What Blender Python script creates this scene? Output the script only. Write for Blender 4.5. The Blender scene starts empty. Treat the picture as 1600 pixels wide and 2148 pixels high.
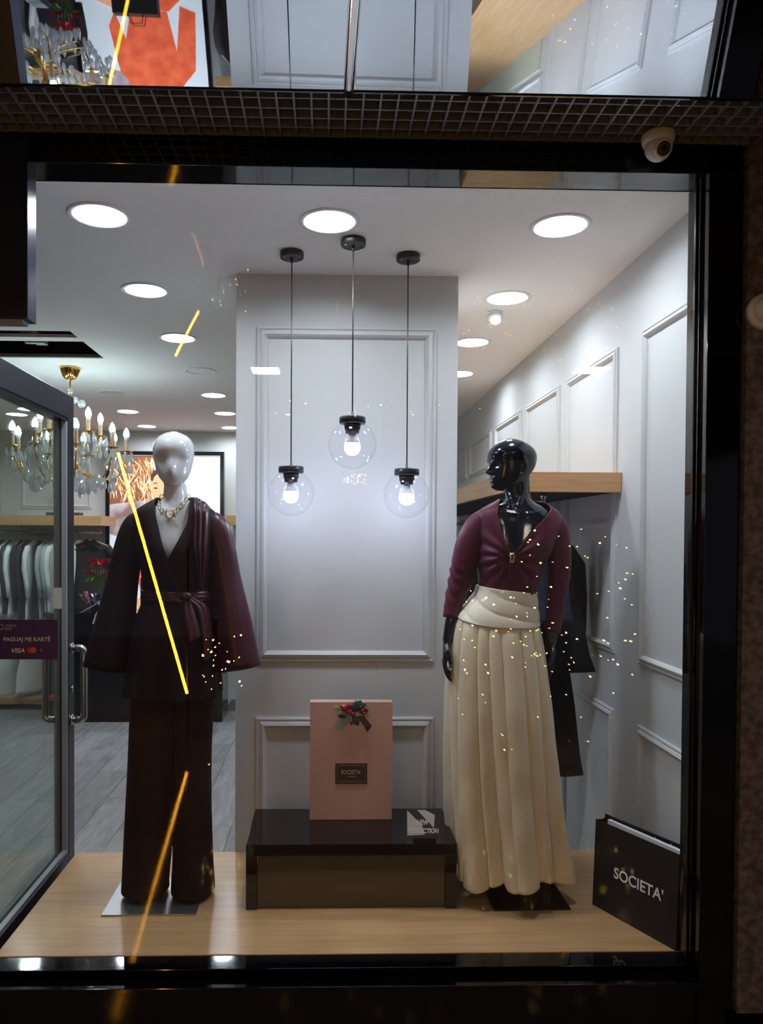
import bpy, bmesh, math, random
from mathutils import Vector, Matrix, noise

scene = bpy.context.scene
random.seed(7)
PI = math.pi

# ------------------------------------------------------------------ camera
W_PX, H_PX, F_PX = 1600, 2148, 1550.0
PPX, PPY = 723.0, 1153.0
YAW, PITCH, ROLL = math.radians(1.40), math.radians(1.03), 0.005
CAM_Z = 1.85
fwd = Vector((math.sin(YAW) * math.cos(PITCH), math.cos(YAW) * math.cos(PITCH), -math.sin(PITCH)))
rgt = Vector((math.cos(YAW), -math.sin(YAW), 0))
upv = rgt.cross(fwd)
cx = (rgt + upv * ROLL).normalized()
cy = (upv - rgt * ROLL).normalized()
cam_data = bpy.data.cameras.new('camera')
cam = bpy.data.objects.new('camera', cam_data)
scene.collection.objects.link(cam)
rot = Matrix((cx, cy, -fwd)).transposed()
cam.matrix_world = Matrix.Translation((0, 0, CAM_Z)) @ rot.to_4x4()
cam_data.sensor_fit = 'VERTICAL'
cam_data.sensor_height = 36.0
cam_data.lens = F_PX / H_PX * 36.0
cam_data.shift_x = (W_PX / 2 - PPX) / H_PX
cam_data.shift_y = (PPY - H_PX / 2) / H_PX
cam_data.clip_start = 0.02
scene.camera = cam

# ------------------------------------------------------------------ world and exposure
world = bpy.data.worlds.new('night')
scene.world = world
world.use_nodes = True
world.node_tree.nodes['Background'].inputs[0].default_value = (0.9, 0.85, 1.0, 1)
world.node_tree.nodes['Background'].inputs[1].default_value = 0.05
scene.view_settings.view_transform = 'Standard'
scene.view_settings.look = 'None'
scene.view_settings.gamma = 1.0
scene.view_settings.use_curve_mapping = False
scene.view_settings.exposure = 0.6
scene.cycles.transparent_max_bounces = 20

DOWNLIGHT = 86.0      # radiance of a lit ceiling downlight
BULB = 34.0           # radiance of a pendant bulb
CANDLE = 30.0

# the place (metres; z = 0 is the shop floor, y grows into the shop)
FRONT_Y, GLASS_Y, PLAT_Y0, PLAT_Y1 = 2.354, 2.42, 2.49, 3.31
CEIL, PLAT, BACK_Y, RIGHT_X = 3.014, 0.43, 8.35, 1.283

def ray(px, py):
    return fwd + cx * ((px - PPX) / F_PX) - cy * ((py - PPY) / F_PX)
def at(px, py, Y):
    d = ray(px, py); t = Y / d.y
    return Vector((d.x * t, Y, CAM_Z + d.z * t))
def at_z(px, py, z):
    d = ray(px, py); t = (z - CAM_Z) / d.z
    return Vector((d.x * t, d.y * t, z))
def at_x(px, py, X):
    d = ray(px, py); t = X / d.x
    return Vector((X, d.y * t, CAM_Z + d.z * t))

# ------------------------------------------------------------------ helpers
COL = scene.collection
def lin(c):
    out = []
    for v in c[:3]:
        v = v / 255.0
        out.append(v / 12.92 if v <= 0.04045 else ((v + 0.055) / 1.055) ** 2.4)
    return (out[0], out[1], out[2], 1.0)

def link(o, parent=None):
    COL.objects.link(o)
    if parent is not None:
        o.parent = parent
        o.matrix_parent_inverse = root_inv(parent)
    return o
_inv = {}
def root_inv(p):
    return _inv.get(p.name, Matrix.Identity(4))

def tag(o, label=None, cat=None, group=None, kind=None):
    if label: o['label'] = label
    if cat: o['category'] = cat
    if group: o['group'] = group
    if kind: o['kind'] = kind
    return o

def thing(name, loc, label, cat, group=None, rotz=0.0):
    """an Empty at the base of a thing; children are given in world coordinates when rotz == 0"""
    o = bpy.data.objects.new(name, None)
    COL.objects.link(o)
    o.empty_display_size = 0.05
    o.location = loc
    o.rotation_euler = (0, 0, rotz)
    M = Matrix.Translation(Vector(loc)) @ Matrix.Rotation(rotz, 4, 'Z')
    _inv[o.name] = M.inverted()
    return tag(o, label, cat, group)

def local_thing(name, loc, label, cat, group=None, rotz=0.0):
    """the same, but children are given in the thing's own coordinates"""
    o = thing(name, loc, label, cat, group, rotz)
    _inv[o.name] = Matrix.Identity(4)
    return o

def mesh(name, verts, faces, mat=None, parent=None, smooth=False):
    me = bpy.data.meshes.new(name)
    me.from_pydata([tuple(v) for v in verts], [], faces)
    if smooth:
        me.polygons.foreach_set('use_smooth', [True] * len(me.polygons))
    me.update()
    o = bpy.data.objects.new(name, me)
    if mat: me.materials.append(mat)
    link(o, parent)
    if parent is not None and parent.type == 'MESH':
        o.matrix_parent_inverse = Matrix.Identity(4)
    return o

def inst(name, me, loc, rot=(0, 0, 0), parent=None, scale=(1, 1, 1)):
    o = bpy.data.objects.new(name, me)
    o.location = loc; o.rotation_euler = rot; o.scale = scale
    link(o, parent)
    if parent is not None and parent.type == 'MESH':
        o.matrix_parent_inverse = Matrix.Identity(4)
    return o

class MB:
    """collects geometry for one mesh"""
    def __init__(s): s.v = []; s.f = []
    def add(s, vs, fs):
        n = len(s.v); s.v += [Vector(v) for v in vs]; s.f += [tuple(i + n for i in f) for f in fs]; return s
    def box(s, x0, x1, y0, y1, z0, z1, b=0.0):
        if b <= 0:
            return s.add([(x0, y0, z0), (x1, y0, z0), (x1, y1, z0), (x0, y1, z0), (x0, y0, z1), (x1, y0, z1), (x1, y1, z1), (x0, y1, z1)],
                         [(0, 3, 2, 1), (4, 5, 6, 7), (0, 1, 5, 4), (1, 2, 6, 5), (2, 3, 7, 6), (3, 0, 4, 7)])
        bm = bmesh.new()
        bmesh.ops.create_cube(bm, size=1.0)
        for v in bm.verts:
            v.co = Vector(((x0 + x1) / 2 + v.co.x * (x1 - x0), (y0 + y1) / 2 + v.co.y * (y1 - y0), (z0 + z1) / 2 + v.co.z * (z1 - z0)))
        bmesh.ops.bevel(bm, geom=list(bm.edges), offset=b, segments=2, affect='EDGES', profile=0.6)
        bm.verts.index_update()
        s.add([v.co.copy() for v in bm.verts], [[v.index for v in f.verts] for f in bm.faces])
        bm.free(); return s
    def rings(s, rings, cap0=True, cap1=True, close=True):
        n = len(rings[0]); base = len(s.v)
        for r in rings: s.v += [Vector(p) for p in r]
        for i in range(len(rings) - 1):
            for j in range(n if close else n - 1):
                k = (j + 1) % n
                s.f.append((base + i * n + j, base + i * n + k, base + (i + 1) * n + k, base + (i + 1) * n + j))
        if cap0: s.f.append(tuple(base + j for j in reversed(range(n))))
        if cap1: s.f.append(tuple(base + (len(rings) - 1) * n + j for j in range(n)))
        return s
    def lathe(s, prof, c=(0, 0, 0), seg=24, cap=True):
        cxx, cyy, czz = c
        rr = [[(cxx + r * math.cos(2 * PI * j / seg), cyy + r * math.sin(2 * PI * j / seg), czz + z) for j in range(seg)] for r, z in prof]
        return s.rings(rr, cap, cap)
    def tube(s, pts, r, seg=8, cap=True, flat=1.0):
        pts = [Vector(p) for p in pts]
        rad = r if isinstance(r, (list, tuple)) else [r] * len(pts)
        rr = []; ref = None
        for i, p in enumerate(pts):
            a = pts[max(i - 1, 0)]; b = pts[min(i + 1, len(pts) - 1)]
            t = (b - a)
            t = t.normalized() if t.length > 1e-9 else Vector((0, 0, 1))
            if ref is None:
                ref = Vector((1, 0, 0)) if abs(t.x) < 0.8 else Vector((0, 1, 0))
            n1 = (ref - t * ref.dot(t)).normalized(); n2 = t.cross(n1); ref = n1
            rr.append([p + n1 * (rad[i] * math.cos(2 * PI * j / seg)) + n2 * (rad[i] * flat * math.sin(2 * PI * j / seg)) for j in range(seg)])
        return s.rings(rr, cap, cap)
    def ball(s, c, r, seg=12, rows=8, sz=1.0):
        prof = [(max(r * math.sin(PI * i / rows), r * 0.02), -r * sz * math.cos(PI * i / rows)) for i in range(rows + 1)]
        return s.lathe(prof, c, seg)
    def xf(s, M):
        s.v = [M @ v for v in s.v]; return s
    def build(s, name, mat=None, parent=None, smooth=False):
        return mesh(name, s.v, s.f, mat, parent, smooth)

def smoothstep(a, b, x):
    t = min(max((x - a) / (b - a), 0), 1); return t * t * (3 - 2 * t)
def interp(tab, x, col=1):
    """monotone-ish smooth interpolation in a table of rows sorted by column 0"""
    if x <= tab[0][0]: return tab[0][col]
    if x >= tab[-1][0]: return tab[-1][col]
    for i in range(len(tab) - 1):
        if tab[i][0] <= x <= tab[i + 1][0]:
            x0, x1 = tab[i][0], tab[i + 1][0]; p1, p2 = tab[i][col], tab[i + 1][col]
            h = x1 - x0
            m1 = (p2 - tab[i - 1][col]) / (x1 - tab[i - 1][0]) if i > 0 else (p2 - p1) / h
            m2 = (tab[i + 2][col] - p1) / (tab[i + 2][0] - x0) if i + 2 < len(tab) else (p2 - p1) / h
            t = (x - x0) / h
            return ((2 * t**3 - 3 * t**2 + 1) * p1 + (t**3 - 2 * t**2 + t) * h * m1 + (-2 * t**3 + 3 * t**2) * p2 + (t**3 - t**2) * h * m2)

def text(name, body, size, mat, parent, M, bold=0.0, shear=0.0, width=None, align='LEFT', depth=0.0008):
    """flat lettering turned into a mesh; M takes text xy to world"""
    cu = bpy.data.curves.new('lettering', 'FONT')
    cu.body = body; cu.size = size; cu.offset = bold; cu.shear = shear; cu.align_x = align; cu.extrude = depth
    cu.resolution_u = 4
    tmp = bpy.data.objects.new('lettering_source', cu)
    COL.objects.link(tmp)
    dg = bpy.context.evaluated_depsgraph_get()
    me = bpy.data.meshes.new_from_object(tmp.evaluated_get(dg))
    bpy.data.objects.remove(tmp); bpy.data.curves.remove(cu)
    if width:
        xs = [v.co.x for v in me.vertices]; k = width / (max(xs) - min(xs))
        me.transform(Matrix.Diagonal((k, 1, 1, 1)))
    me.transform(M)
    me.materials.clear(); me.materials.append(mat)
    me.name = name
    o = bpy.data.objects.new(name, me)
    link(o, parent)
    if parent is not None and parent.type == 'MESH': o.matrix_parent_inverse = Matrix.Identity(4)
    return o

def frame_matrix(o, xdir, ydir):
    x = Vector(xdir).normalized(); y = Vector(ydir).normalized(); z = x.cross(y)
    M = Matrix((x, y, z)).transposed().to_4x4(); M.translation = Vector(o); return M

def remesh(mb, name, mat, parent, voxel=0.005, smooth=4):
    me = bpy.data.meshes.new(name + '_source')
    me.from_pydata([tuple(v) for v in mb.v], [], mb.f); me.update()
    bm = bmesh.new(); bm.from_mesh(me)
    bmesh.ops.recalc_face_normals(bm, faces=bm.faces); bm.to_mesh(me); bm.free()
    tmp = bpy.data.objects.new('source', me); COL.objects.link(tmp)
    r = tmp.modifiers.new('r', 'REMESH'); r.mode = 'VOXEL'; r.voxel_size = voxel; r.use_smooth_shade = True
    if smooth:
        s = tmp.modifiers.new('s', 'SMOOTH'); s.factor = 0.5; s.iterations = smooth
    dg = bpy.context.evaluated_depsgraph_get()
    out = bpy.data.meshes.new_from_object(tmp.evaluated_get(dg))
    bpy.data.objects.remove(tmp); bpy.data.meshes.remove(me)
    out.name = name; out.materials.clear(); out.materials.append(mat)
    out.polygons.foreach_set('use_smooth', [True] * len(out.polygons))
    o = bpy.data.objects.new(name, out)
    return link(o, parent)

# ------------------------------------------------------------------ materials
def mat(name, rgb, rough=0.5, metal=0.0, spec=0.5, coat=0.0, sheen=0.0, vary=0.0, vscale=8.0, vstretch=(1, 1, 1), rgb2=None, bump=0.0, bscale=60.0, emit=0.0, aniso=0.0):
    m = bpy.data.materials.new(name); m.use_nodes = True
    nt = m.node_tree; N = nt.nodes; L = nt.links
    b = N['Principled BSDF']
    b.inputs['Base Color'].default_value = lin(rgb)
    b.inputs['Roughness'].default_value = rough
    b.inputs['Metallic'].default_value = metal
    b.inputs['Specular IOR Level'].default_value = spec
    b.inputs['Coat Weight'].default_value = coat
    b.inputs['Coat Roughness'].default_value = 0.06
    b.inputs['Sheen Weight'].default_value = sheen
    if aniso: b.inputs['Anisotropic'].default_value = aniso
    if emit:
        b.inputs['Emission Color'].default_value = lin(rgb); b.inputs['Emission Strength'].default_value = emit
    if vary or rgb2 or bump:
        tc = N.new('ShaderNodeTexCoord'); mp = N.new('ShaderNodeMapping'); mp.inputs['Scale'].default_value = vstretch
        L.new(tc.outputs['Object'], mp.inputs['Vector'])
    if vary or rgb2:
        nz = N.new('ShaderNodeTexNoise'); nz.inputs['Scale'].default_value = vscale; nz.inputs['Detail'].default_value = 6
        L.new(mp.outputs['Vector'], nz.inputs['Vector'])
        rp = N.new('ShaderNodeValToRGB')
        c1 = lin(rgb); c2 = lin(rgb2) if rgb2 else tuple(min(1, v * (1 - vary)) for v in c1[:3]) + (1,)
        rp.color_ramp.elements[0].position = 0.35; rp.color_ramp.elements[1].position = 0.65
        rp.color_ramp.elements[0].color = c2; rp.color_ramp.elements[1].color = c1
        L.new(nz.outputs['Fac'], rp.inputs['Fac']); L.new(rp.outputs['Color'], b.inputs['Base Color'])
        if emit: L.new(rp.outputs['Color'], b.inputs['Emission Color'])
    if bump:
        nb = N.new('ShaderNodeTexNoise'); nb.inputs['Scale'].default_value = bscale; nb.inputs['Detail'].default_value = 4
        L.new(mp.outputs['Vector'], nb.inputs['Vector'])
        bp = N.new('ShaderNodeBump'); bp.inputs['Strength'].default_value = bump; bp.inputs['Distance'].default_value = 0.01
        L.new(nb.outputs['Fac'], bp.inputs['Height']); L.new(bp.outputs['Normal'], b.inputs['Normal'])
    return m

def emitter(name, rgb, strength):
    m = bpy.data.materials.new(name); m.use_nodes = True
    nt = m.node_tree; nt.nodes.clear()
    e = nt.nodes.new('ShaderNodeEmission'); e.inputs[0].default_value = lin(rgb); e.inputs[1].default_value = strength
    o = nt.nodes.new('ShaderNodeOutputMaterial'); nt.links.new(e.outputs[0], o.inputs[0]); return m

def clear_glass(name, base=0.045, tint=(1, 1, 1), rough=0.0, power=5.0, top=0.95):
    """thin clear glass: see-through, with a reflection that grows towards grazing angles"""
    m = bpy.data.materials.new(name); m.use_nodes = True
    nt = m.node_tree; N = nt.nodes; L = nt.links; N.clear()
    lw = N.new('ShaderNodeLayerWeight'); lw.inputs['Blend'].default_value = 0.5
    pw = N.new('ShaderNodeMath'); pw.operation = 'POWER'; pw.inputs[1].default_value = power
    mr = N.new('ShaderNodeMath'); mr.operation = 'MULTIPLY_ADD'; mr.inputs[1].default_value = top - base; mr.inputs[2].default_value = base
    tr = N.new('ShaderNodeBsdfTransparent'); tr.inputs[0].default_value = (*tint, 1)
    gl = N.new('ShaderNodeBsdfGlossy'); gl.inputs['Roughness'].default_value = rough
    mx = N.new('ShaderNodeMixShader'); o = N.new('ShaderNodeOutputMaterial')
    L.new(lw.outputs['Facing'], pw.inputs[0]); L.new(pw.outputs[0], mr.inputs[0]); L.new(mr.outputs[0], mx.inputs[0])
    L.new(tr.outputs[0], mx.inputs[1]); L.new(gl.outputs[0], mx.inputs[2]); L.new(mx.outputs[0], o.inputs[0])
    return m

def wood(name, light, dark, along='X', scale=1.0, rough=0.35, coat=0.2):
    m = bpy.data.materials.new(name); m.use_nodes = True
    nt = m.node_tree; N = nt.nodes; L = nt.links; b = N['Principled BSDF']
    tc = N.new('ShaderNodeTexCoord'); mp = N.new('ShaderNodeMapping')
    st = {'X': (0.9, 16, 16), 'Y': (16, 0.9, 16), 'Z': (16, 16, 0.9)}[along]
    mp.inputs['Scale'].default_value = tuple(v * scale for v in st)
    n1 = N.new('ShaderNodeTexNoise'); n1.inputs['Scale'].default_value = 2.2; n1.inputs['Detail'].default_value = 8; n1.inputs['Distortion'].default_value = 0.8
    n2 = N.new('ShaderNodeTexNoise'); n2.inputs['Scale'].default_value = 9; n2.inputs['Detail'].default_value = 3
    ad = N.new('ShaderNodeMath'); ad.operation = 'MULTIPLY_ADD'; ad.inputs[1].default_value = 0.5
    rp = N.new('ShaderNodeValToRGB'); rp.color_ramp.elements[0].position = 0.45; rp.color_ramp.elements[1].position = 0.95
    rp.color_ramp.elements[0].color = lin(dark); rp.color_ramp.elements[1].color = lin(light)
    L.new(tc.outputs['Object'], mp.inputs[0]); L.new(mp.outputs[0], n1.inputs['Vector']); L.new(mp.outputs[0], n2.inputs['Vector'])
    L.new(n2.outputs['Fac'], ad.inputs[0]); L.new(n1.outputs['Fac'], ad.inputs[2]); L.new(ad.outputs[0], rp.inputs[0])
    L.new(rp.outputs[0], b.inputs['Base Color'])
    b.inputs['Roughness'].default_value = rough; b.inputs['Coat Weight'].default_value = coat; b.inputs['Coat Roughness'].default_value = 0.15
    return m

M = {}
M['ceiling'] = mat('ceiling_paint', (240, 239, 240), 0.75, spec=0.2)
M['wall'] = mat('wall_paint', (196, 198, 199), 0.5, spec=0.3, vary=0.03, vscale=2)
M['wall_back'] = mat('wall_back_paint', (196, 198, 196), 0.6, spec=0.3)
M['panel_green'] = mat('pale_green_panel', (186, 196, 182), 0.5)
M['black_gloss'] = mat('black_gloss_lacquer', (6, 7, 11), 0.06, spec=0.6, bump=0.03, bscale=6)
M['black_frame'] = mat('black_powder_coat', (10, 12, 20), 0.22, spec=0.5)
M['navy_frame'] = mat('dark_navy_aluminium', (17, 21, 36), 0.28, spec=0.6)
M['transom'] = mat('navy_transom_lit', (24, 31, 66), 0.3, spec=0.6)  # brighter copy of the frame navy, outside light put into the colour
M['alu'] = mat('brushed_aluminium', (150, 153, 158), 0.4, metal=0.2)
M['alu_dark'] = mat('grey_anodised', (128, 128, 122), 0.45, metal=0.2)
M['steel'] = mat('stainless_steel', (185, 185, 185), 0.2, metal=1.0)
M['plate'] = mat('steel_base_plate', (168, 168, 172), 0.3, metal=0.9, bump=0.02, bscale=30)
M['plate_dark'] = mat('dark_mirror_plate', (44, 38, 34), 0.12, metal=0.8)
M['mirror'] = mat('polished_metal_soffit', (206, 212, 222), 0.015, metal=1.0, bump=0.012, bscale=2.2)
M['chrome'] = mat('chrome', (215, 215, 218), 0.12, metal=1.0)
M['grille'] = mat('grey_grille_metal', (122, 123, 126), 0.4)
M['void'] = mat('dark_void', (9, 9, 11), 0.8, spec=0.1)
M['stone'] = mat('brown_flamed_stone', (122, 110, 108), 0.75, rgb2=(74, 66, 64), vscale=38, bump=0.5, bscale=140)
M['oak'] = wood('oak_veneer', (190, 152, 108), (164, 126, 84), 'X')
M['oak_y'] = wood('oak_veneer_deep', (204, 164, 118), (176, 136, 92), 'Y')
M['oak_x2'] = wood('oak_shelf_end', (200, 156, 110), (172, 128, 84), 'X', scale=1.3)
M['glass'] = clear_glass('window_glass', 0.042)
M['door_glass'] = clear_glass('door_glass', 0.04, (0.86, 0.93, 0.90))
M['globe'] = clear_glass('lamp_globe_glass', 0.02, (0.985, 0.985, 1.0), power=3.5, top=0.5)
M['crystal'] = clear_glass('crystal', 0.55, (0.9, 0.93, 1.0), power=1.0, top=0.95)
def crystal_mat():
    m = clear_glass('crystal', 0.42, (0.92, 0.95, 1.0), power=1.0, top=0.95)
    nt = m.node_tree; out = [n for n in nt.nodes if n.type == 'OUTPUT_MATERIAL'][0]; src = out.inputs[0].links[0].from_socket
    d = nt.nodes.new('ShaderNodeBsdfTranslucent'); d.inputs[0].default_value = (0.95, 0.97, 1, 1)
    d2 = nt.nodes.new('ShaderNodeBsdfDiffuse'); d2.inputs[0].default_value = (0.95, 0.97, 1, 1)
    m0 = nt.nodes.new('ShaderNodeMixShader'); m0.inputs[0].default_value = 0.5
    m1 = nt.nodes.new('ShaderNodeMixShader'); m1.inputs[0].default_value = 0.3
    nt.links.new(d.outputs[0], m0.inputs[1]); nt.links.new(d2.outputs[0], m0.inputs[2])
    nt.links.new(src, m1.inputs[1]); nt.links.new(m0.outputs[0], m1.inputs[2]); nt.links.new(m1.outputs[0], out.inputs[0])
    return m
M['crystal'] = crystal_mat()
M['cello'] = clear_glass('purple_cellophane', 0.12, (0.55, 0.5, 0.85), power=2)
M['acrylic'] = clear_glass('acrylic', 0.06, (0.97, 0.97, 1.0))
M['gold'] = mat('polished_brass', (226, 178, 92), 0.16, metal=1.0)
M['gold_pale'] = mat('pale_gold', (222, 204, 158), 0.18, metal=1.0)
M['downlight'] = emitter('downlight_lens', (236, 247, 255), DOWNLIGHT)
M['bulb'] = emitter('pendant_bulb', (214, 226, 255), BULB)
M['candle_bulb'] = emitter('candle_bulb', (226, 255, 255), CANDLE)
M['lens_off'] = mat('downlight_off', (206, 206, 208), 0.4)
M['rim'] = mat('downlight_rim', (226, 227, 232), 0.35)
M['bulb_neck'] = mat('bulb_plastic_neck', (226, 232, 246), 0.4)
M['black_plastic'] = mat('black_plastic', (28, 29, 33), 0.35)
M['white_plastic'] = mat('white_plastic', (222, 220, 214), 0.35)
M['candle'] = wood('candle_sleeve', (206, 166, 124), (160, 112, 76), 'Z', 4)
M['white_gloss'] = mat('white_gloss_mannequin', (214, 216, 222), 0.07, spec=0.6, coat=0.5)
M['black_body'] = mat('black_gloss_mannequin', (14, 17, 29), 0.13, spec=0.6)
M['maroon_dark'] = mat('dark_maroon_crepe', (31, 11, 17), 0.66, spec=0.2, bump=0.05, bscale=220)
M['maroon_satin'] = mat('dark_maroon_satin', (62, 18, 32), 0.36, spec=0.45)
M['trouser'] = mat('dark_brown_maroon_crepe', (33, 19, 20), 0.7, spec=0.2, bump=0.05, bscale=220)
M['burgundy'] = mat('burgundy_jersey', (80, 17, 41), 0.5, sheen=0.06, spec=0.3)
M['cream'] = mat('cream_satin_skirt', (226, 214, 186), 0.42, sheen=0.25, spec=0.5, bump=0.06, bscale=26)
M['cream_band'] = mat('cream_waistband', (228, 220, 200), 0.5, sheen=0.2)
M['pink'] = mat('dusty_pink_gloss', (214, 172, 158), 0.16, spec=0.6, coat=0.4)
M['plaque'] = mat('brown_plaque', (70, 52, 42), 0.4)
M['plaque_line'] = mat('bronze_line', (138, 108, 78), 0.4, metal=0.3)
M['silver_text'] = mat('silver_lettering', (206, 200, 192), 0.35, metal=0.2)
M['white_text'] = mat('white_lettering', (236, 236, 236), 0.5)
M['grey_text'] = mat('grey_lettering', (168, 168, 166), 0.5)
M['bag'] = mat('black_card', (24, 25, 25), 0.5, spec=0.4)
M['paper'] = mat('white_paper', (226, 228, 236), 0.6)
def translucent_paper():
    m = bpy.data.materials.new('backlit_paper'); m.use_nodes = True
    nt = m.node_tree; nt.nodes.clear()
    d = nt.nodes.new('ShaderNodeBsdfDiffuse'); d.inputs[0].default_value = (0.8, 0.8, 0.8, 1)
    tl = nt.nodes.new('ShaderNodeBsdfTranslucent'); tl.inputs[0].default_value = (0.8, 0.8, 0.8, 1)
    mx = nt.nodes.new('ShaderNodeMixShader'); mx.inputs[0].default_value = 0.55; o = nt.nodes.new('ShaderNodeOutputMaterial')
    nt.links.new(d.outputs[0], mx.inputs[1]); nt.links.new(tl.outputs[0], mx.inputs[2]); nt.links.new(mx.outputs[0], o.inputs[0]); return m
M['thin_paper'] = translucent_paper()
M['smoke_panel'] = mat('smoked_gloss_panel', (84, 76, 58), 0.12, spec=0.5)
M['print_dark'] = mat('print_dark_grey', (62, 60, 64), 0.4)
M['print_light'] = mat('print_light_grey', (206, 208, 214), 0.4)
M['sticker'] = mat('violet_sticker', (48, 24, 112), 0.4, rgb2=(84, 30, 78), vscale=3.5)
M['orange'] = mat('orange_dot', (222, 110, 44), 0.5)
M['red_dot'] = mat('red_dot', (196, 40, 44), 0.5)
M['shirt_white'] = mat('white_shirt_cotton', (236, 238, 238), 0.8, vary=0.06, vscale=12)
M['shirt_grey'] = mat('pale_grey_cotton', (176, 180, 182), 0.8, vary=0.08, vscale=12)
M['cloth_black'] = mat('black_wool', (22, 22, 24), 0.8)
M['cloth_brown'] = mat('dark_brown_wool', (30, 25, 24), 0.8)
M['cloth_navy'] = mat('navy_wool', (32, 40, 60), 0.8)
M['cloth_slate'] = mat('slate_cloth', (58, 66, 72), 0.8)
M['cloth_plum'] = mat('plum_cloth', (52, 42, 46), 0.8)
M['spot'] = mat('white_print_cloth', (216, 216, 214), 0.8)
M['hanger_wood'] = wood('hanger_beech', (206, 176, 150), (180, 146, 118), 'X', 2)
M['leaf'] = mat('green_leaf', (72, 112, 52), 0.4, vary=0.3, vscale=20)
M['leaf_teal'] = mat('teal_fir', (34, 78, 74), 0.6)
M['leaf_yellow'] = mat('lime_bud', (178, 186, 92), 0.5)
M['red_petal'] = mat('poinsettia_red', (170, 14, 28), 0.45, vary=0.3, vscale=14)
M['berry'] = mat('red_berry', (150, 18, 40), 0.15, coat=0.6)
M['ribbon'] = mat('sheer_ribbon', (150, 160, 156), 0.35, spec=0.6)
M['ribbon_brown'] = mat('brown_ribbon', (88, 52, 44), 0.4)
M['ribbon_lilac'] = mat('lilac_ribbon', (176, 168, 204), 0.4)
M['counter'] = mat('black_counter_lacquer', (10, 10, 12), 0.12, spec=0.5)
M['tile'] = mat('brown_polished_tile', (118, 96, 86), 0.06, vary=0.15, vscale=3, bump=0.015, bscale=3)
M['led'] = emitter('yellow_led_tube', (255, 176, 40), 46.0)
M['fairy'] = emitter('fairy_bulb', (255, 214, 110), 100.0)
M['lamp_panel'] = emitter('warm_lamp_panel', (255, 232, 216), 50.0)

# ================================================================== THE SETTING
def struct(o): o['kind'] = 'structure'; return o

# ---- ceiling with the opening of the air-conditioning recess
a0, a1 = at_z(165, 695, CEIL), at_z(212, 752, CEIL)
AC = (-2.35, a1.x + 0.02, a0.y, a1.y)      # x0, x1, y0, y1
LIGHTS = [
    (209, 452, 1, 'large lit round downlight in the left front corner of the ceiling'),
    (691, 464, 1, 'lit round downlight in the middle of the front row, above the pendant cords'),
    (1175, 474, 1, 'large lit round downlight in the right front corner of the ceiling'),
    (305, 609, 1, 'lit round downlight second from the front in the left row'),
    (1064, 625, 1, 'lit round downlight in front of the small white ceiling sensor'),
    (373, 709, 1, 'lit round downlight third from the front in the left row'),
    (990, 718, 1, 'lit round downlight at the pillar edge behind the white ceiling sensor'),
    (419, 778, 0, 'unlit round downlight in the left row between two lit ones'),
    (448, 829, 1, 'lit round downlight just behind the unlit one in the left row'),
    (472, 867, 1, 'small lit downlight cut by the left edge of the pillar, nearer one'),
    (484, 897, 1, 'smallest lit downlight cut by the left edge of the pillar, at the back wall'),
    (268, 863, 1, 'small lit downlight right of the chandelier, nearer the front'),
    (308, 894, 1, 'small lit downlight above the white mannequin head near the back wall'),
    (60, 858, 1, 'small lit downlight above the chandelier left bulbs, right one of the pair'),
    (35, 869, 1, 'small lit downlight above the chandelier left bulbs, left one of the pair'),
    (963, 784, 1, 'lit downlight mostly hidden behind the right edge of the pillar'),
    (235, 824, 0, 'faint unlit round downlight beside the chandelier stem'),
]
def ceiling_mesh():
    """underside with the round openings of the downlights and the recess cut out, closed by a slab above"""
    from mathutils.geometry import delaunay_2d_cdt
    x0, x1, y0, y1 = -4.6, RIGHT_X, GLASS_Y + 0.05, BACK_Y
    vs = [Vector(p) for p in ((x0, y0), (x1, y0), (x1, y1), (x0, y1), (AC[0], AC[2]), (AC[1], AC[2]), (AC[1], AC[3]), (AC[0], AC[3]))]
    es = [(0, 1), (1, 2), (2, 3), (3, 0), (4, 5), (5, 6), (6, 7), (7, 4)]
    holes = []
    for (px, py, on, lab) in LIGHTS:
        p = at_z(px, py, CEIL); holes.append((p.x, p.y)); n = len(vs)
        for k in range(48): vs.append(Vector((p.x + 0.1 * math.cos(2 * PI * k / 48), p.y + 0.1 * math.sin(2 * PI * k / 48)))); es.append((n + k, n + (k + 1) % 48))
    ov, oe, of, *_ = delaunay_2d_cdt(vs, es, [], 0, 1e-6)
    b = MB(); fs = []
    for f in of:
        c = sum((ov[i] for i in f), Vector((0, 0))) / len(f)
        if AC[0] < c.x < AC[1] and AC[2] < c.y < AC[3]: continue
        if any((c.x - h[0]) ** 2 + (c.y - h[1]) ** 2 < 0.0098 for h in holes): continue
        fs.append(tuple(f))
    b.add([(v.x, v.y, CEIL) for v in ov], fs)
    b.box(x0, x1, y0, y1, CEIL + 0.40, CEIL + 0.42)
    return b
struct(ceiling_mesh().build('ceiling', M['ceiling']))

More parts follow.
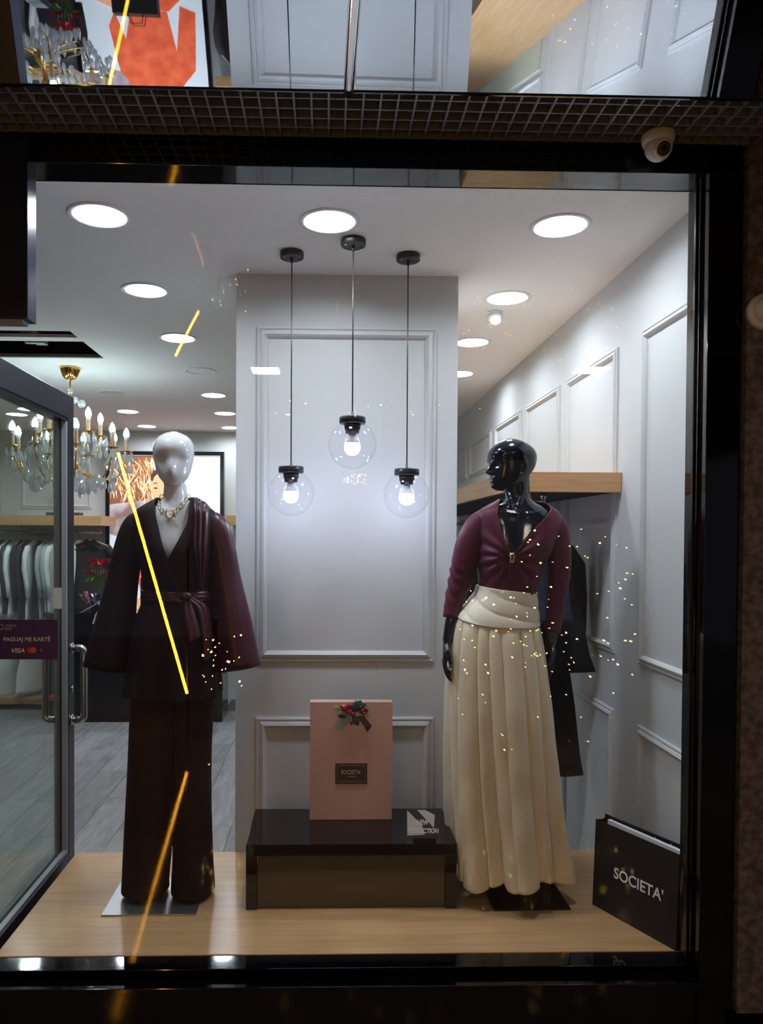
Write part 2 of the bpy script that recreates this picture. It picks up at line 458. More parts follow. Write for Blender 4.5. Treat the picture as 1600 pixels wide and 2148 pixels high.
# ---- floor of grey wood-look planks, each plank its own piece, with recessed joints
floor = struct(MB().box(-4.6, RIGHT_X, 2.49, BACK_Y, -0.08, -0.004).build('floor', mat('floor_joint', (70, 70, 70), 0.7)))
def plank_mat():
    m = bpy.data.materials.new('grey_wood_plank'); m.use_nodes = True
    nt = m.node_tree; N = nt.nodes; L = nt.links; b = N['Principled BSDF']
    tc = N.new('ShaderNodeTexCoord'); oi = N.new('ShaderNodeObjectInfo'); mp = N.new('ShaderNodeMapping')
    mp.inputs['Scale'].default_value = (9, 1.5, 1)
    va = N.new('ShaderNodeVectorMath'); va.operation = 'ADD'
    sc = N.new('ShaderNodeVectorMath'); sc.operation = 'SCALE'; sc.inputs['Scale'].default_value = 40
    cb = N.new('ShaderNodeCombineXYZ')
    for k in range(3): L.new(oi.outputs['Random'], cb.inputs[k])
    L.new(cb.outputs[0], sc.inputs[0]); L.new(tc.outputs['Object'], mp.inputs[0])
    L.new(mp.outputs[0], va.inputs[0]); L.new(sc.outputs[0], va.inputs[1])
    n = N.new('ShaderNodeTexNoise'); n.inputs['Scale'].default_value = 1.3; n.inputs['Detail'].default_value = 9; n.inputs['Roughness'].default_value = 0.62; n.inputs['Distortion'].default_value = 1.4
    L.new(va.outputs[0], n.inputs['Vector'])
    rp = N.new('ShaderNodeValToRGB'); e = rp.color_ramp.elements
    e[0].position = 0.30; e[0].color = lin((118, 118, 119)); e[1].position = 0.64; e[1].color = lin((160, 160, 161))
    L.new(n.outputs['Fac'], rp.inputs[0])
    mx = N.new('ShaderNodeMix'); mx.data_type = 'RGBA'; mx.blend_type = 'MULTIPLY'; mx.inputs[0].default_value = 1
    mr = N.new('ShaderNodeMapRange'); mr.inputs['To Min'].default_value = 0.82; mr.inputs['To Max'].default_value = 1.05
    L.new(oi.outputs['Random'], mr.inputs[0]); L.new(rp.outputs[0], mx.inputs[6]); L.new(mr.outputs[0], mx.inputs[7])
    L.new(mx.outputs[2], b.inputs['Base Color'])
    b.inputs['Roughness'].default_value = 0.38
    return m
PW, PL = 0.235, 1.25
pk = MB().box(-PW / 2 + 0.0015, PW / 2 - 0.0015, -PL / 2 + 0.0015, PL / 2 - 0.0015, -0.006, 0.0)
plank_me = bpy.data.meshes.new('plank'); plank_me.from_pydata([tuple(v) for v in pk.v], [], pk.f); plank_me.materials.append(plank_mat())
n_pl = 0
for i in range(25):
    xx = RIGHT_X - PW / 2 - i * PW
    off = (i * 0.47) % 1.0 * PL
    for j in range(-1, 5):
        yy = 2.5 + off + j * PL + PL / 2
        if yy - PL / 2 < 2.49 or yy + PL / 2 > BACK_Y + 0.6: continue
        inst('plank', plank_me, (xx, yy, 0.0), parent=floor); n_pl += 1

# ---- panel mouldings: nested mitred rings, a sunk bead between two ridges
PROF = [(0.0, 0.0), (0.001, 0.010), (0.008, 0.013), (0.013, 0.008), (0.017, 0.008), (0.021, 0.016), (0.034, 0.021), (0.042, 0.014), (0.048, 0.006), (0.05, 0.0)]
def moulding(u0, u1, v0, v1, fn, name, parent, k=1.0):
    vs = []; fs = []
    for d, h in PROF:
        d *= k; h *= k
        for (u, v) in ((u0 + d, v0 + d), (u1 - d, v0 + d), (u1 - d, v1 - d), (u0 + d, v1 - d)):
            vs.append(fn(u, v, h))
    for i in range(len(PROF) - 1):
        for j in range(4):
            q = (j + 1) % 4
            fs.append((i * 4 + j, i * 4 + q, i * 4 + 4 + q, i * 4 + 4 + j))
    return mesh(name, vs, fs, M['wall'], parent)

# ---- right wall
wall_r = struct(MB().box(RIGHT_X, RIGHT_X + 0.12, PLAT_Y0, BACK_Y, 0, CEIL + 0.06).build('wall_right', M['wall']))
fr = lambda u, v, h: Vector((RIGHT_X - h, u, v))
for (y0, y1, z0, z1) in ((2.55, 2.985, 1.335, 2.69), (2.55, 2.985, 0.12, 1.085),
                         (3.24, 3.93, 1.335, 2.69), (3.24, 3.93, 0.12, 1.085),
                         (4.05, 4.74, 1.335, 2.69), (4.05, 4.74, 0.12, 1.085),
                         (4.86, 5.60, 2.38, 2.69), (5.74, 6.60, 2.38, 2.69), (6.75, 7.5, 2.38, 2.69), (7.6, 8.25, 2.38, 2.69)):
    moulding(y0, y1, z0, z1, fr, 'panel_moulding', wall_r, 0.8)
MB().box(RIGHT_X - 0.012, RIGHT_X, 4.95, 6.9, 2.12, 2.34).build('infill_panel', M['panel_green'], wall_r)

# ---- back wall with its mouldings
wall_b = struct(MB().box(-4.6, RIGHT_X + 0.12, BACK_Y, BACK_Y + 0.12, 0, CEIL + 0.06).build('wall_back', M['wall_back']))
fb = lambda u, v, h: Vector((u, BACK_Y - h, v))
for (x0, x1) in ((-4.5, -3.62), (-3.42, -2.62), (-1.0, -0.2)):
    moulding(x0, x1, 2.14, 2.86, fb, 'panel_moulding', wall_b)
struct(MB().box(-4.72, -4.6, 2.49, BACK_Y + 0.12, 0, CEIL + 0.06).build('wall_left', M['wall_back']))

# ---- the pillar behind the display
pl0, pl1 = at(495, 900, PLAT_Y1).x, at(959, 900, PLAT_Y1).x
PILLAR = (pl0, pl1)
pillar = struct(MB().box(pl0, pl1, PLAT_Y1, PLAT_Y1 + 0.62, 0, CEIL).build('wall_pillar', M['wall']))
fp = lambda u, v, h: Vector((u, PLAT_Y1 - h, v))
u0, u1 = at(538, 1000, PLAT_Y1).x, at(913, 1000, PLAT_Y1).x
moulding(u0, u1, at(700, 1388, PLAT_Y1).z, at(700, 688, PLAT_Y1).z, fp, 'panel_moulding', pillar)
moulding(u0, u1, PLAT + 0.1, at(700, 1504, PLAT_Y1).z, fp, 'panel_moulding', pillar)

# ---- display platform
plx0, plx1 = at_z(0, 1999, PLAT).x - 0.01, at_z(1417, 1995, PLAT).x + 0.02
platform = struct(MB().box(plx0, plx1 + 0.06, PLAT_Y0, PLAT_Y1, 0.0, PLAT, 0.003).build('trim_platform', M['oak']))
MB().box(plx0 - 0.004, plx0 - 0.0005, PLAT_Y0 + 0.002, PLAT_Y1, 0.0, PLAT - 0.012).build('side_panel', M['black_gloss'], platform)

# ---- black shopfront frame
JX = 1.214
wf = bpy.data.objects.new('window_1', None); COL.objects.link(wf); wf['kind'] = 'structure'; wf.location = (0, GLASS_Y, 0); _inv['window_1'] = Matrix.Translation((0, -GLASS_Y, 0))
MB().box(-1.0, JX + 0.11, FRONT_Y, 2.48, CEIL - 0.0, CEIL + 0.30, 0.002).build('head_frame', M['black_gloss'], wf)
MB().box(JX, JX + 0.045, FRONT_Y + 0.075, 2.485, PLAT, CEIL - 0.001, 0.002).build('inner_jamb', M['black_gloss'], wf)
MB().box(JX + 0.004, JX + 0.115, FRONT_Y, FRONT_Y + 0.071, 0.0, CEIL + 0.30, 0.002).build('jamb', M['black_gloss'], wf)
MB().box(-1.9, JX, FRONT_Y + 0.055, 2.487, PLAT - 0.03, PLAT - 0.002, 0.002).build('sill', M['black_gloss'], wf)
MB().box(-1.9, JX, FRONT_Y - 0.005, FRONT_Y + 0.05, PLAT - 0.05, PLAT - 0.028, 0.002).build('sill_step', M['black_gloss'], wf)
MB().box(-1.9, JX, FRONT_Y + 0.015, 2.47, -0.02, PLAT - 0.055).build('base_panel', M['black_gloss'], wf)
MB().box(plx0 + 0.005, JX, GLASS_Y, GLASS_Y + 0.010, PLAT - 0.012, CEIL + 0.02).build('glass_pane', M['glass'], wf)
MB().box(JX - 0.012, JX, GLASS_Y - 0.012, GLASS_Y - 0.0005, PLAT, CEIL, 0.001).build('glazing_bead', M['black_frame'], wf)

# transom box over the doorway
tr = bpy.data.objects.new('door_1', None); COL.objects.link(tr); tr['kind'] = 'structure'; tr.location = (-1.2, GLASS_Y, 0); _inv['door_1'] = Matrix.Translation((1.2, -GLASS_Y, 0))
tz = at(40, 668, FRONT_Y).z; txr = at(59, 500, FRONT_Y).x
MB().box(-2.6, txr, FRONT_Y - 0.005, FRONT_Y + 0.065, tz, CEIL + 0.30, 0.002).build('transom_box', M['transom'], tr)
MB().box(-2.6, txr - 0.02, FRONT_Y + 0.004, FRONT_Y + 0.05, tz - 0.012, tz - 0.001).build('transom_trim', M['alu'], tr)

# stone cladding to the right and beyond
struct(MB().box(JX + 0.12, 2.6, FRONT_Y - 0.02, FRONT_Y + 0.2, 0.31, 3.6, 0.004).build('wall_stone', M['stone']))
struct(MB().box(JX + 0.10, 2.6, FRONT_Y - 0.01, FRONT_Y + 0.2, -0.02, 0.305).build('baseboard_stone', M['void']))

# ---- fascia and the dark space above the grille
GZ = 3.10
struct(MB().box(-2.6, 2.6, 1.97, 2.0, GZ + 0.1, 3.9).box(-2.6, 2.6, 2.02, 2.36, 3.45, 3.5).build('ceiling_plenum', M['void']))

# ---- metal grid ceiling between the soffit and the shopfront
gr = thing('ceiling_grille', (0.2, 2.2, GZ), 'dark grey metal grid ceiling strip along the top of the shop window', 'grille')
gy0, gy1 = 2.085, FRONT_Y - 0.01
bar = MB().box(-0.003, 0.003, gy0, gy1, 0, 0.035)
bar_me = bpy.data.meshes.new('cross_bar'); bar_me.from_pydata([tuple(v) for v in bar.v], [], bar.f); bar_me.materials.append(M['grille'])
for i in range(70):
    inst('cross_bar', bar_me, (-1.55 + i * 0.05, 0, GZ), parent=gr)
for j in range(6):
    yb = gy0 + 0.004 + j * (gy1 - gy0 - 0.008) / 5
    MB().box(-1.58, 1.98, yb - 0.003, yb + 0.003, GZ + 0.002, GZ + 0.037).build('long_bar', M['grille'], gr)

# ---- polished soffit over the pavement, tilted, mirroring the shop
so = bpy.data.objects.new('ceiling_soffit', None); COL.objects.link(so); so['kind'] = 'structure'
so.location = (0, 1.5, 3.05); _inv['ceiling_soffit'] = Matrix.Translation((0, -1.5, -3.05))
SO_Y = 1.96
SO_Z, SO_T = at(731, 191, SO_Y).z, math.radians(10.8)
def soffit_z(x, y):
    d = SO_Y - y
    return SO_Z - math.tan(SO_T) * d + 0.02 * d * d + 0.0016 * math.sin(x * 3.1 + 0.6) * d * 3
def soffit_panel(x0, x1):
    b = MB(); nx, ny = 40, 24
    top = []; 
    vs = [(x0 + (x1 - x0) * i / nx, SO_Y - 1.15 * j / ny, 0) for j in range(ny + 1) for i in range(nx + 1)]
    vs = [(x, y, soffit_z(x, y)) for x, y, _ in vs]
    fs = [(j * (nx + 1) + i, (j + 1) * (nx + 1) + i, (j + 1) * (nx + 1) + i + 1, j * (nx + 1) + i + 1) for j in range(ny) for i in range(nx)]
    b.add(vs, fs)
    n = len(vs)
    b.add([(x, y, z + 0.004) for x, y, z in vs], [tuple(reversed(f)) for f in fs])
    return b
JOINT = at(731, 194, SO_Y).x
soffit_panel(-2.4, JOINT).build('mirror_panel', M['mirror'], so, True)
soffit_panel(JOINT, 2.6).build('mirror_panel', M['mirror'], so, True)
MB().tube([(JOINT, SO_Y + 0.004 - 0.05 * k, soffit_z(JOINT, SO_Y - 0.05 * k) - 0.002) for k in range(23)], 0.0135, 12).build('joint_strip', M['chrome'], so, True)
MB().box(-2.4, 2.6, SO_Y, SO_Y + 0.006, SO_Z - 0.003, 3.22).build('edge_trim', M['black_gloss'], so)

# ---- the pavement outside and the dark canopy overhead (seen in the reflections)
struct(MB().box(-7, 7, -9, 2.37, -0.1, -0.02).build('floor_pavement', M['tile']))
struct(MB().box(-7, 7, -9, 0.9, 3.3, 3.4).build('ceiling_canopy', M['void']))

# ================================================================== CEILING THINGS
REC = 0.034
RIM = MB().lathe([(0.0905, REC), (0.0925, -0.001), (0.094, -0.004), (0.108, -0.005), (0.113, -0.003), (0.114, 0.0)], seg=48, cap=False)
rim_me = bpy.data.meshes.new('rim'); rim_me.from_pydata([tuple(v) for v in RIM.v], [], RIM.f); rim_me.materials.append(M['rim']); rim_me.polygons.foreach_set('use_smooth', [True] * len(rim_me.polygons))
def disc_me(m):
    b = MB().lathe([(0.0900, REC - 0.004), (0.0900, REC)], seg=48)
    me = bpy.data.meshes.new('lens'); me.from_pydata([tuple(v) for v in b.v], [], b.f); me.materials.append(m); return me
lens_on, lens_off = disc_me(M['downlight']), disc_me(M['lens_off'])
for (px, py, on, lab) in LIGHTS:
    p = at_z(px, py, CEIL)
    t = local_thing('ceiling_downlight', (p.x, p.y, CEIL), lab, 'ceiling light', 'round ceiling downlights')
    inst('rim', rim_me, (0, 0, 0), parent=t)
    inst('lens', lens_on if on else lens_off, (0, 0, 0 if on else 0.002 - REC), parent=t)

# air-conditioning recess
x0, x1, y0, y1 = AC
t = thing('air_conditioner_recess', ((x0 + x1) / 2, (y0 + y1) / 2, CEIL), 'open black air conditioner recess in the ceiling above the doorway', 'ceiling recess')
hb = MB()
hb.box(x0 - 0.01, x0, y0, y1, CEIL + 0.001, CEIL + 0.35).box(x1, x1 + 0.01, y0, y1, CEIL + 0.001, CEIL + 0.35)
hb.box(x0, x1, y0 - 0.01, y0, CEIL + 0.001, CEIL + 0.35).box(x0, x1, y1, y1 + 0.01, CEIL + 0.001, CEIL + 0.35).box(x0, x1, y0, y1, CEIL + 0.35, CEIL + 0.36)
hb.build('housing', M['void'], t)
yb = at_z(170, 716, CEIL).y
MB().box(x0, x1, yb - 0.045, yb + 0.045, CEIL + 0.01, CEIL + 0.03).build('cross_panel', M['ceiling'], t)
pb = at_z(80, 735, CEIL)
MB().box(pb.x - 0.035, pb.x + 0.035, yb + 0.04, y1 - 0.12, CEIL + 0.05, CEIL + 0.09, 0.004).box(pb.x - 0.06, pb.x + 0.06, yb + 0.16, yb + 0.20, CEIL + 0.03, CEIL + 0.06, 0.003).build('bracket', M['alu_dark'], t)
MB().box(x0, x1, y1 - 0.03, y1 - 0.002, CEIL - 0.001, CEIL + 0.02).build('edge_strip', M['alu_dark'], t)

# white sensor on the ceiling
p = at_z(1037, 655, CEIL)
t = local_thing('ceiling_sensor', (p.x, p.y, CEIL), 'small white dome sensor on the ceiling behind the right downlights', 'sensor')
MB().lathe([(0.0415, 0.0), (0.0425, -0.006), (0.040, -0.012)], seg=32).build('base', M['white_plastic'], t, True)
MB().lathe([(0.0395, -0.012), (0.038, -0.03), (0.034, -0.05), (0.026, -0.064), (0.012, -0.073), (0.001, -0.075)], seg=32).build('dome', M['white_plastic'], t, True)
MB().lathe([(0.035, -0.049), (0.0362, -0.0475), (0.0362, -0.046), (0.036, -0.045)], seg=32, cap=False).build('seam', M['rim'], t, True)

# chandelier
pc = at_z(147, 771, CEIL)
CX, CY = pc.x, pc.y
t = local_thing('chandelier', (CX, CY, CEIL), 'brass chandelier with lit candle bulbs and hanging crystal drops by the doorway', 'chandelier')
MB().lathe([(0.068, 0.0), (0.07, -0.006), (0.066, -0.02), (0.05, -0.062), (0.036, -0.078), (0.012, -0.084), (0.006, -0.09)], seg=28).build('ceiling_canopy', M['gold'], t, True)
MB().tube([(0, 0, -0.085), (0, 0, -0.36)], 0.006).build('stem', M['gold'], t, True)
MB().lathe([(0.01, -0.35), (0.03, -0.37), (0.012, -0.40), (0.016, -0.44), (0.034, -0.48), (0.02, -0.53), (0.014, -0.60), (0.05, -0.66), (0.058, -0.70), (0.03, -0.75), (0.016, -0.80), (0.004, -0.82)], seg=20).build('column', M['gold'], t, True)
for (dx, dz, r) in ((0.0, -0.165, 0.02), (0.035, -0.225, 0.022), (0.08, -0.25, 0.027), (-0.05, -0.24, 0.02)):
    o = MB().ball((dx, 0, dz), r, 14, 10).build('glass_ball', M['crystal'], t, True)
dropb = MB().rings([[(r * math.cos(k * PI / 3), r * 0.6 * math.sin(k * PI / 3), z) for k in range(6)] for r, z in ((0.003, 0), (0.009, -0.014), (0.019, -0.045), (0.015, -0.064), (0.001, -0.078))])
drop_me = bpy.data.meshes.new('crystal_drop'); drop_me.from_pydata([tuple(v) for v in dropb.v], [], dropb.f); drop_me.materials.append(M['crystal'])
bulbb = MB().lathe([(0.014, 0), (0.019, 0.012), (0.0205, 0.022), (0.017, 0.04), (0.009, 0.058), (0.002, 0.068)], seg=14)
bulb_me = bpy.data.meshes.new('candle_bulb'); bulb_me.from_pydata([tuple(v) for v in bulbb.v], [], bulbb.f); bulb_me.materials.append(M['candle_bulb'])
neckb = MB().lathe([(0.012, 0), (0.014, 0.006), (0.0185, 0.022)], seg=14)
neck_me = bpy.data.meshes.new('bulb_neck'); neck_me.from_pydata([tuple(v) for v in neckb.v], [], neckb.f); neck_me.materials.append(M['bulb_neck'])
sleeveb = MB().lathe([(0.014, 0), (0.014, 0.08)], seg=12)
sleeve_me = bpy.data.meshes.new('candle_sleeve'); sleeve_me.from_pydata([tuple(v) for v in sleeveb.v], [], sleeveb.f); sleeve_me.materials.append(M['candle'])
cupb = MB().lathe([(0.008, -0.012), (0.02, -0.004), (0.042, 0.004), (0.046, 0.006), (0.04, 0.008), (0.01, 0.004)], seg=16)
cup_me = bpy.data.meshes.new('drip_cup'); cup_me.from_pydata([tuple(v) for v in cupb.v], [], cupb.f); cup_me.materials.append(M['gold'])
rng = random.Random(3)
def arm(ang, R, z0, zl, z1):
    ca, sa = math.cos(ang), math.sin(ang)
    pts = []
    for k in range(13):
        u = k / 12
        r = 0.03 + (R - 0.03) * (1 - (1 - u) ** 1.35)
        z = z0 + (zl - z0) * math.sin(min(u / 0.62, 1) * PI / 2) if u < 0.62 else zl + (z1 - zl) * ((u - 0.62) / 0.38) ** 1.6
        pts.append((r * ca, r * sa, z))
    a = MB().tube(pts, 0.0055, 6).build('arm', M['gold'], t, True)
    ex, ey = R * ca, R * sa
    inst('drip_cup', cup_me, (ex, ey, z1), parent=t)
    inst('candle_sleeve', sleeve_me, (ex, ey, z1 + 0.005), parent=t)
    inst('bulb_neck', neck_me, (ex, ey, z1 + 0.085), parent=t)
    inst('candle_bulb', bulb_me, (ex, ey, z1 + 0.105), parent=t)
    for q in range(6):
        qa = ang + q * 2 * PI / 6 + 0.3
        for s in range(2 if q % 2 else 1):
            inst('crystal_drop', drop_me, (ex + 0.042 * math.cos(qa), ey + 0.042 * math.sin(qa), z1 - 0.002 - s * 0.075), (0, 0, rng.random() * 3), t)
for i in range(9): arm(0.25 + i * 2 * PI / 9, 0.375, -0.70, -0.775, -0.575)
for i in range(5): arm(0.6 + i * 2 * PI / 5, 0.21, -0.55, -0.60, -0.465)
for i in range(80):
    a_ = rng.random() * 2 * PI; r_ = 0.05 + 0.30 * rng.random()
    inst('crystal_drop', drop_me, (r_ * math.cos(a_), r_ * math.sin(a_), -0.70 - 0.10 * rng.random() * (1.3 - r_ * 1.6)), (0, 0, rng.random() * 3), t, (1.1, 1.1, 1.15))

# pendant lamps
def pendant(px, py_ceiling, px_b, py_cap, label):
    p = at_z(px, py_ceiling, CEIL)
    c = at(px_b, py_cap, p.y)          # middle of the cap's lower rim
    zc = c.z - CEIL
    t = local_thing('pendant_lamp', (p.x, p.y, CEIL), label, 'pendant lamp', 'clear globe pendant lamps')
    MB().lathe([(0.048, 0), (0.049, -0.004), (0.049, -0.022), (0.046, -0.025), (0.012, -0.026)], seg=32).build('ceiling_rose', M['black_plastic'], t, True)
    for a_ in (0.6, 0.6 + PI):
        MB().lathe([(0.004, -0.024), (0.004, -0.029), (0.001, -0.03)], (0.036 * math.cos(a_), 0.036 * math.sin(a_), 0), 8).build('screw', M['steel'], t, True)
    MB().lathe([(0.006, -0.024), (0.0055, -0.04), (0.003, -0.046)], seg=12).build('cord_grip', M['black_plastic'], t, True)
    MB().tube([(0, 0, -0.03), (0, 0, zc + 0.028)], 0.0026, 8).build('cord', M['black_plastic'], t, True)
    MB().lathe([(0.004, zc + 0.05), (0.005, zc + 0.032), (0.010, zc + 0.027), (0.050, zc + 0.026), (0.052, zc + 0.023), (0.052, zc + 0.002), (0.050, zc), (0.01, zc)], seg=36).build('cap', M['black_plastic'], t, True)
    MB().lathe([(0.033, zc), (0.031, zc - 0.022), (0.028, zc - 0.024), (0.026, zc - 0.038), (0.01, zc - 0.04)], seg=24).build('socket', M['black_plastic'], t, True)
    R = 0.095; zg = zc - 0.083
    prof = []
    for k in range(25):
        a_ = 0.52 + (PI - 0.52) * k / 24
        prof.append((max(R * math.sin(a_), 0.0012), zg + R * math.cos(a_)))
    MB().lathe(prof, seg=48, cap=False).build('glass_globe', M['globe'], t, True)
    MB().ball((0, 0, zg - R), 0.006, 10, 6, 0.4).build('globe_tip', M['globe'], t, True)
    bz = zc - 0.036
    MB().lathe([(0.013, bz), (0.015, bz - 0.012), (0.021, bz - 0.026), (0.026, bz - 0.034), (0.0285, bz - 0.040)], seg=24).build('bulb_neck', M['bulb_neck'], t, True)
    MB().lathe([(0.0285, bz - 0.040), (0.032, bz - 0.054), (0.030, bz - 0.069), (0.022, bz - 0.081), (0.01, bz - 0.087), (0.001, bz - 0.0885)], seg=24).build('bulb', M['bulb'], t, True)
pendant(741, 503, 739, 889, 'globe pendant lamp hanging highest, middle of the three')
pendant(612, 529, 613, 992, 'globe pendant lamp hanging low on the left of the three')
pendant(856, 535, 851, 997, 'globe pendant lamp hanging low on the right of the three')

# ================================================================== OUTSIDE FITTINGS
p = at_z(1374, 291, GZ)
t = local_thing('security_camera', (p.x, p.y - 0.02, GZ), 'white turret security camera under the grid ceiling, top right', 'camera')
MB().lathe([(0.048, 0.002), (0.0495, -0.004), (0.049, -0.018), (0.044, -0.03)], seg=36).build('mount', M['white_plastic'], t, True)
hb = MB().ball((0, 0, 0), 0.041, 28, 20).xf(Matrix.Translation((0, -0.004, -0.04)))
hb.build('eyeball', M['white_plastic'], t, True)
Rm = Matrix.Translation((0.0, -0.0355, -0.0585)) @ Matrix.Rotation(math.radians(120), 4, 'X')
MB().lathe([(0.025, -0.008), (0.0265, 0.0), (0.025, 0.005), (0.021, 0.006)], seg=28).xf(Rm).build('lens_ring', M['white_plastic'], t, True)
MB().lathe([(0.021, 0.004), (0.0205, 0.0075), (0.011, 0.008)], seg=28).xf(Rm).build('infrared_ring', M['print_dark'], t, True)
MB().lathe([(0.0105, 0.007), (0.0095, 0.011), (0.006, 0.0135), (0.001, 0.0142)], seg=24).xf(Rm).build('lens', M['black_gloss'], t, True)
p = at(1612, 650, FRONT_Y - 0.05)
t = thing('wall_camera', (p.x, FRONT_Y - 0.02, p.z), 'round grey fitting cut off by the right edge of the photo', 'camera')
RX = Matrix.Translation((p.x, FRONT_Y - 0.02, p.z)) @ Matrix.Rotation(PI / 2, 4, 'X')
MB().lathe([(0.058, -0.002), (0.058, 0.014), (0.052, 0.022)], seg=32).xf(RX).build('mount', M['white_plastic'], t, True)
MB().ball((0, 0, 0.022), 0.042, 24, 16).xf(RX).build('eyeball', M['white_plastic'], t, True)
MB().lathe([(0.02, 0.05), (0.02, 0.064), (0.002, 0.066)], seg=20).xf(RX).build('lens', M['black_gloss'], t, True)

# ================================================================== GLASS DOOR LEAF, open inwards
DX0, DX1 = -1.212, -1.150
dy0, dy1 = 2.44, 3.395
dt = at(155, 832, 3.37).z
leaf = thing('glass_door', (DX0, dy0, 0), 'open glass door with dark frame and pull handles left of the display', 'door')
MB().box(DX0, DX1, dy1 - 0.075, dy1, 0.03, dt, 0.003).build('stile', M['navy_frame'], leaf)
MB().box(DX0, DX1, dy0, dy0 + 0.075, 0.03, dt, 0.003).build('stile', M['navy_frame'], leaf)
MB().box(DX0, DX1, dy0 + 0.075, dy1 - 0.075, dt - 0.105, dt, 0.003).build('top_rail', M['navy_frame'], leaf)
MB().box(DX0, DX1, dy0 + 0.075, dy1 - 0.075, 0.03, 0.425, 0.003).build('bottom_rail', M['navy_frame'], leaf)
xm = (DX0 + DX1) / 2
for (xa, xb, m_) in ((DX0 + 0.003, xm - 0.006, 'alu_dark'), (xm + 0.006, DX1 - 0.003, 'alu')):
    MB().box(xa, xb, dy1 - 0.092, dy1 - 0.0755, 0.44, dt - 0.12, 0.001).build('glazing_bead', M[m_], leaf)
    MB().box(xa, xb, dy0 + 0.09, dy1 - 0.0755, 0.4255, 0.442, 0.001).build('glazing_bead', M[m_], leaf)
MB().box(DX0 + 0.003, DX1 - 0.003, dy0 + 0.09, dy1 - 0.0755, dt - 0.12, dt - 0.1055, 0.001).build('glazing_bead', M['black_frame'], leaf)
MB().box(xm - 0.005, xm + 0.005, dy0 + 0.07, dy1 - 0.07, 0.43, dt - 0.11).build('glass_pane', M['door_glass'], leaf)
hy = dy1 - 0.036
hz0, hz1 = at(168, 1519, hy).z, at(168, 1350, hy).z
for (xs, sg) in ((DX1, 1), (DX0, -1)):
    so_ = 0.056
    pts = [(xs, hy, hz0 + 0.02), (xs + sg * (so_ - 0.02), hy, hz0 + 0.02)]
    for k in range(1, 6):
        a_ = k / 6 * PI / 2
        pts.append((xs + sg * (so_ - 0.02 + 0.02 * math.sin(a_)), hy, hz0 + 0.04 - 0.02 * math.cos(a_)))
    pts += [(xs + sg * so_, hy, hz0 + 0.04), (xs + sg * so_, hy, hz1 - 0.04)]
    for k in range(1, 6):
        a_ = k / 6 * PI / 2
        pts.append((xs + sg * (so_ - 0.02 + 0.02 * math.cos(a_)), hy, hz1 - 0.04 + 0.02 * math.sin(a_)))
    pts += [(xs + sg * (so_ - 0.02), hy, hz1 - 0.02), (xs, hy, hz1 - 0.02)]
    h = MB().tube(pts, 0.0155, 14).build('pull_handle', M['steel'], leaf, True)
    for zz in (hz0 + 0.02, hz1 - 0.02):
        f = MB().lathe([(0.024, 0), (0.024, 0.006), (0.017, 0.008)], seg=20).xf(Matrix.Translation((xs, hy, zz)) @ Matrix.Rotation(sg * PI / 2, 4, 'Y'))
        f.build('flange', M['steel'], h, True)
MB().lathe([(0.014, 0), (0.014, 0.006), (0.004, 0.007)], seg=16).xf(Matrix.Translation((DX1, hy, hz0 + 0.16)) @ Matrix.Rotation(PI / 2, 4, 'Y')).build('lock', M['steel'], leaf, True)

# ---- stickers on the window glass
SY = GLASS_Y - 0.002
def glass_pt(px, py): return at(px, py, SY)
s0, s1 = glass_pt(-70, 1383), glass_pt(121, 1300)
sx0 = s0.x; sx1 = s1.x
# the pane itself ends just left of the picture; the sticker sits on it
t = thing('payment_sticker', (sx0, SY, s0.z), 'violet card payment sticker with white writing at the left edge', 'sticker')
psx0 = max(sx0, plx0 + 0.01)
MB().box(psx0, sx1, SY, SY + 0.0012, s0.z, s1.z).build('sheet', M['sticker'], t)
def put(txt, px, py, h_px, w_px, m_, bold=0.0, shear=0.0, parent=None, Y=None, name='lettering'):
    """lettering with its lower left corner at a point of the glass, h_px/w_px its cap height and width there"""
    Y = SY - 0.0012 if Y is None else Y
    p = at(px, py, Y); k = Y / F_PX
    return text(name, txt, h_px * k / 0.70, m_, parent, Matrix.Translation(p) @ Matrix.Rotation(PI / 2, 4, 'X'), bold=bold, shear=shear, width=w_px * k, depth=0.0003)
put('CREDINS', 10, 1315, 5.5, 24, M['grey_text'], 0.0001, parent=t)
put('BANK', 10, 1321.5, 5.5, 16, M['grey_text'], 0.0001, parent=t)
q0, q1 = at(-2, 1321, SY - 0.001), at(7, 1310, SY - 0.001)
fm = MB()
for (xa, xb, za, zb) in ((q0.x, q1.x, q0.z, q0.z + 0.0022), (q0.x, q1.x, q1.z - 0.0022, q1.z), (q1.x - 0.0026, q1.x, q0.z, q1.z), (q0.x, q0.x + 0.0026, q0.z, q1.z)):
    fm.box(xa, xb, SY - 0.0014, SY - 0.0004, za, zb)
fm.build('bank_logo', M['grey_text'], t)
put('PAGUAJ ME KARTË', 7, 1345, 8.5, 96, M['white_text'], 0.0002, parent=t)
put('VISA', 22, 1369, 9, 27, M['white_text'], 0.0004, 0.25, parent=t)
for (pxx, m_) in ((62, 'red_dot'), (70, 'orange')):
    c = at(pxx, 1363.5, SY - 0.0008 - (0.0004 if m_ == 'orange' else 0))
    MB().lathe([(0.0098, 0), (0.0098, 0.0004)], seg=24).xf(Matrix.Translation(c) @ Matrix.Rotation(PI / 2, 4, 'X')).build('card_logo', M[m_], t)
for k in range(3):
    c = at(83, 1363.5, SY - 0.001); r_ = 0.003 + 0.0028 * k
    MB().tube([(c.x + r_ * math.cos(a_), c.y, c.z + r_ * math.sin(a_)) for a_ in [(-0.8 + 1.6 * j / 8) for j in range(9)]], 0.0006, 5).build('contactless_mark', M['grey_text'], t)
w0, w1 = glass_pt(112, 1277), glass_pt(129, 1233)
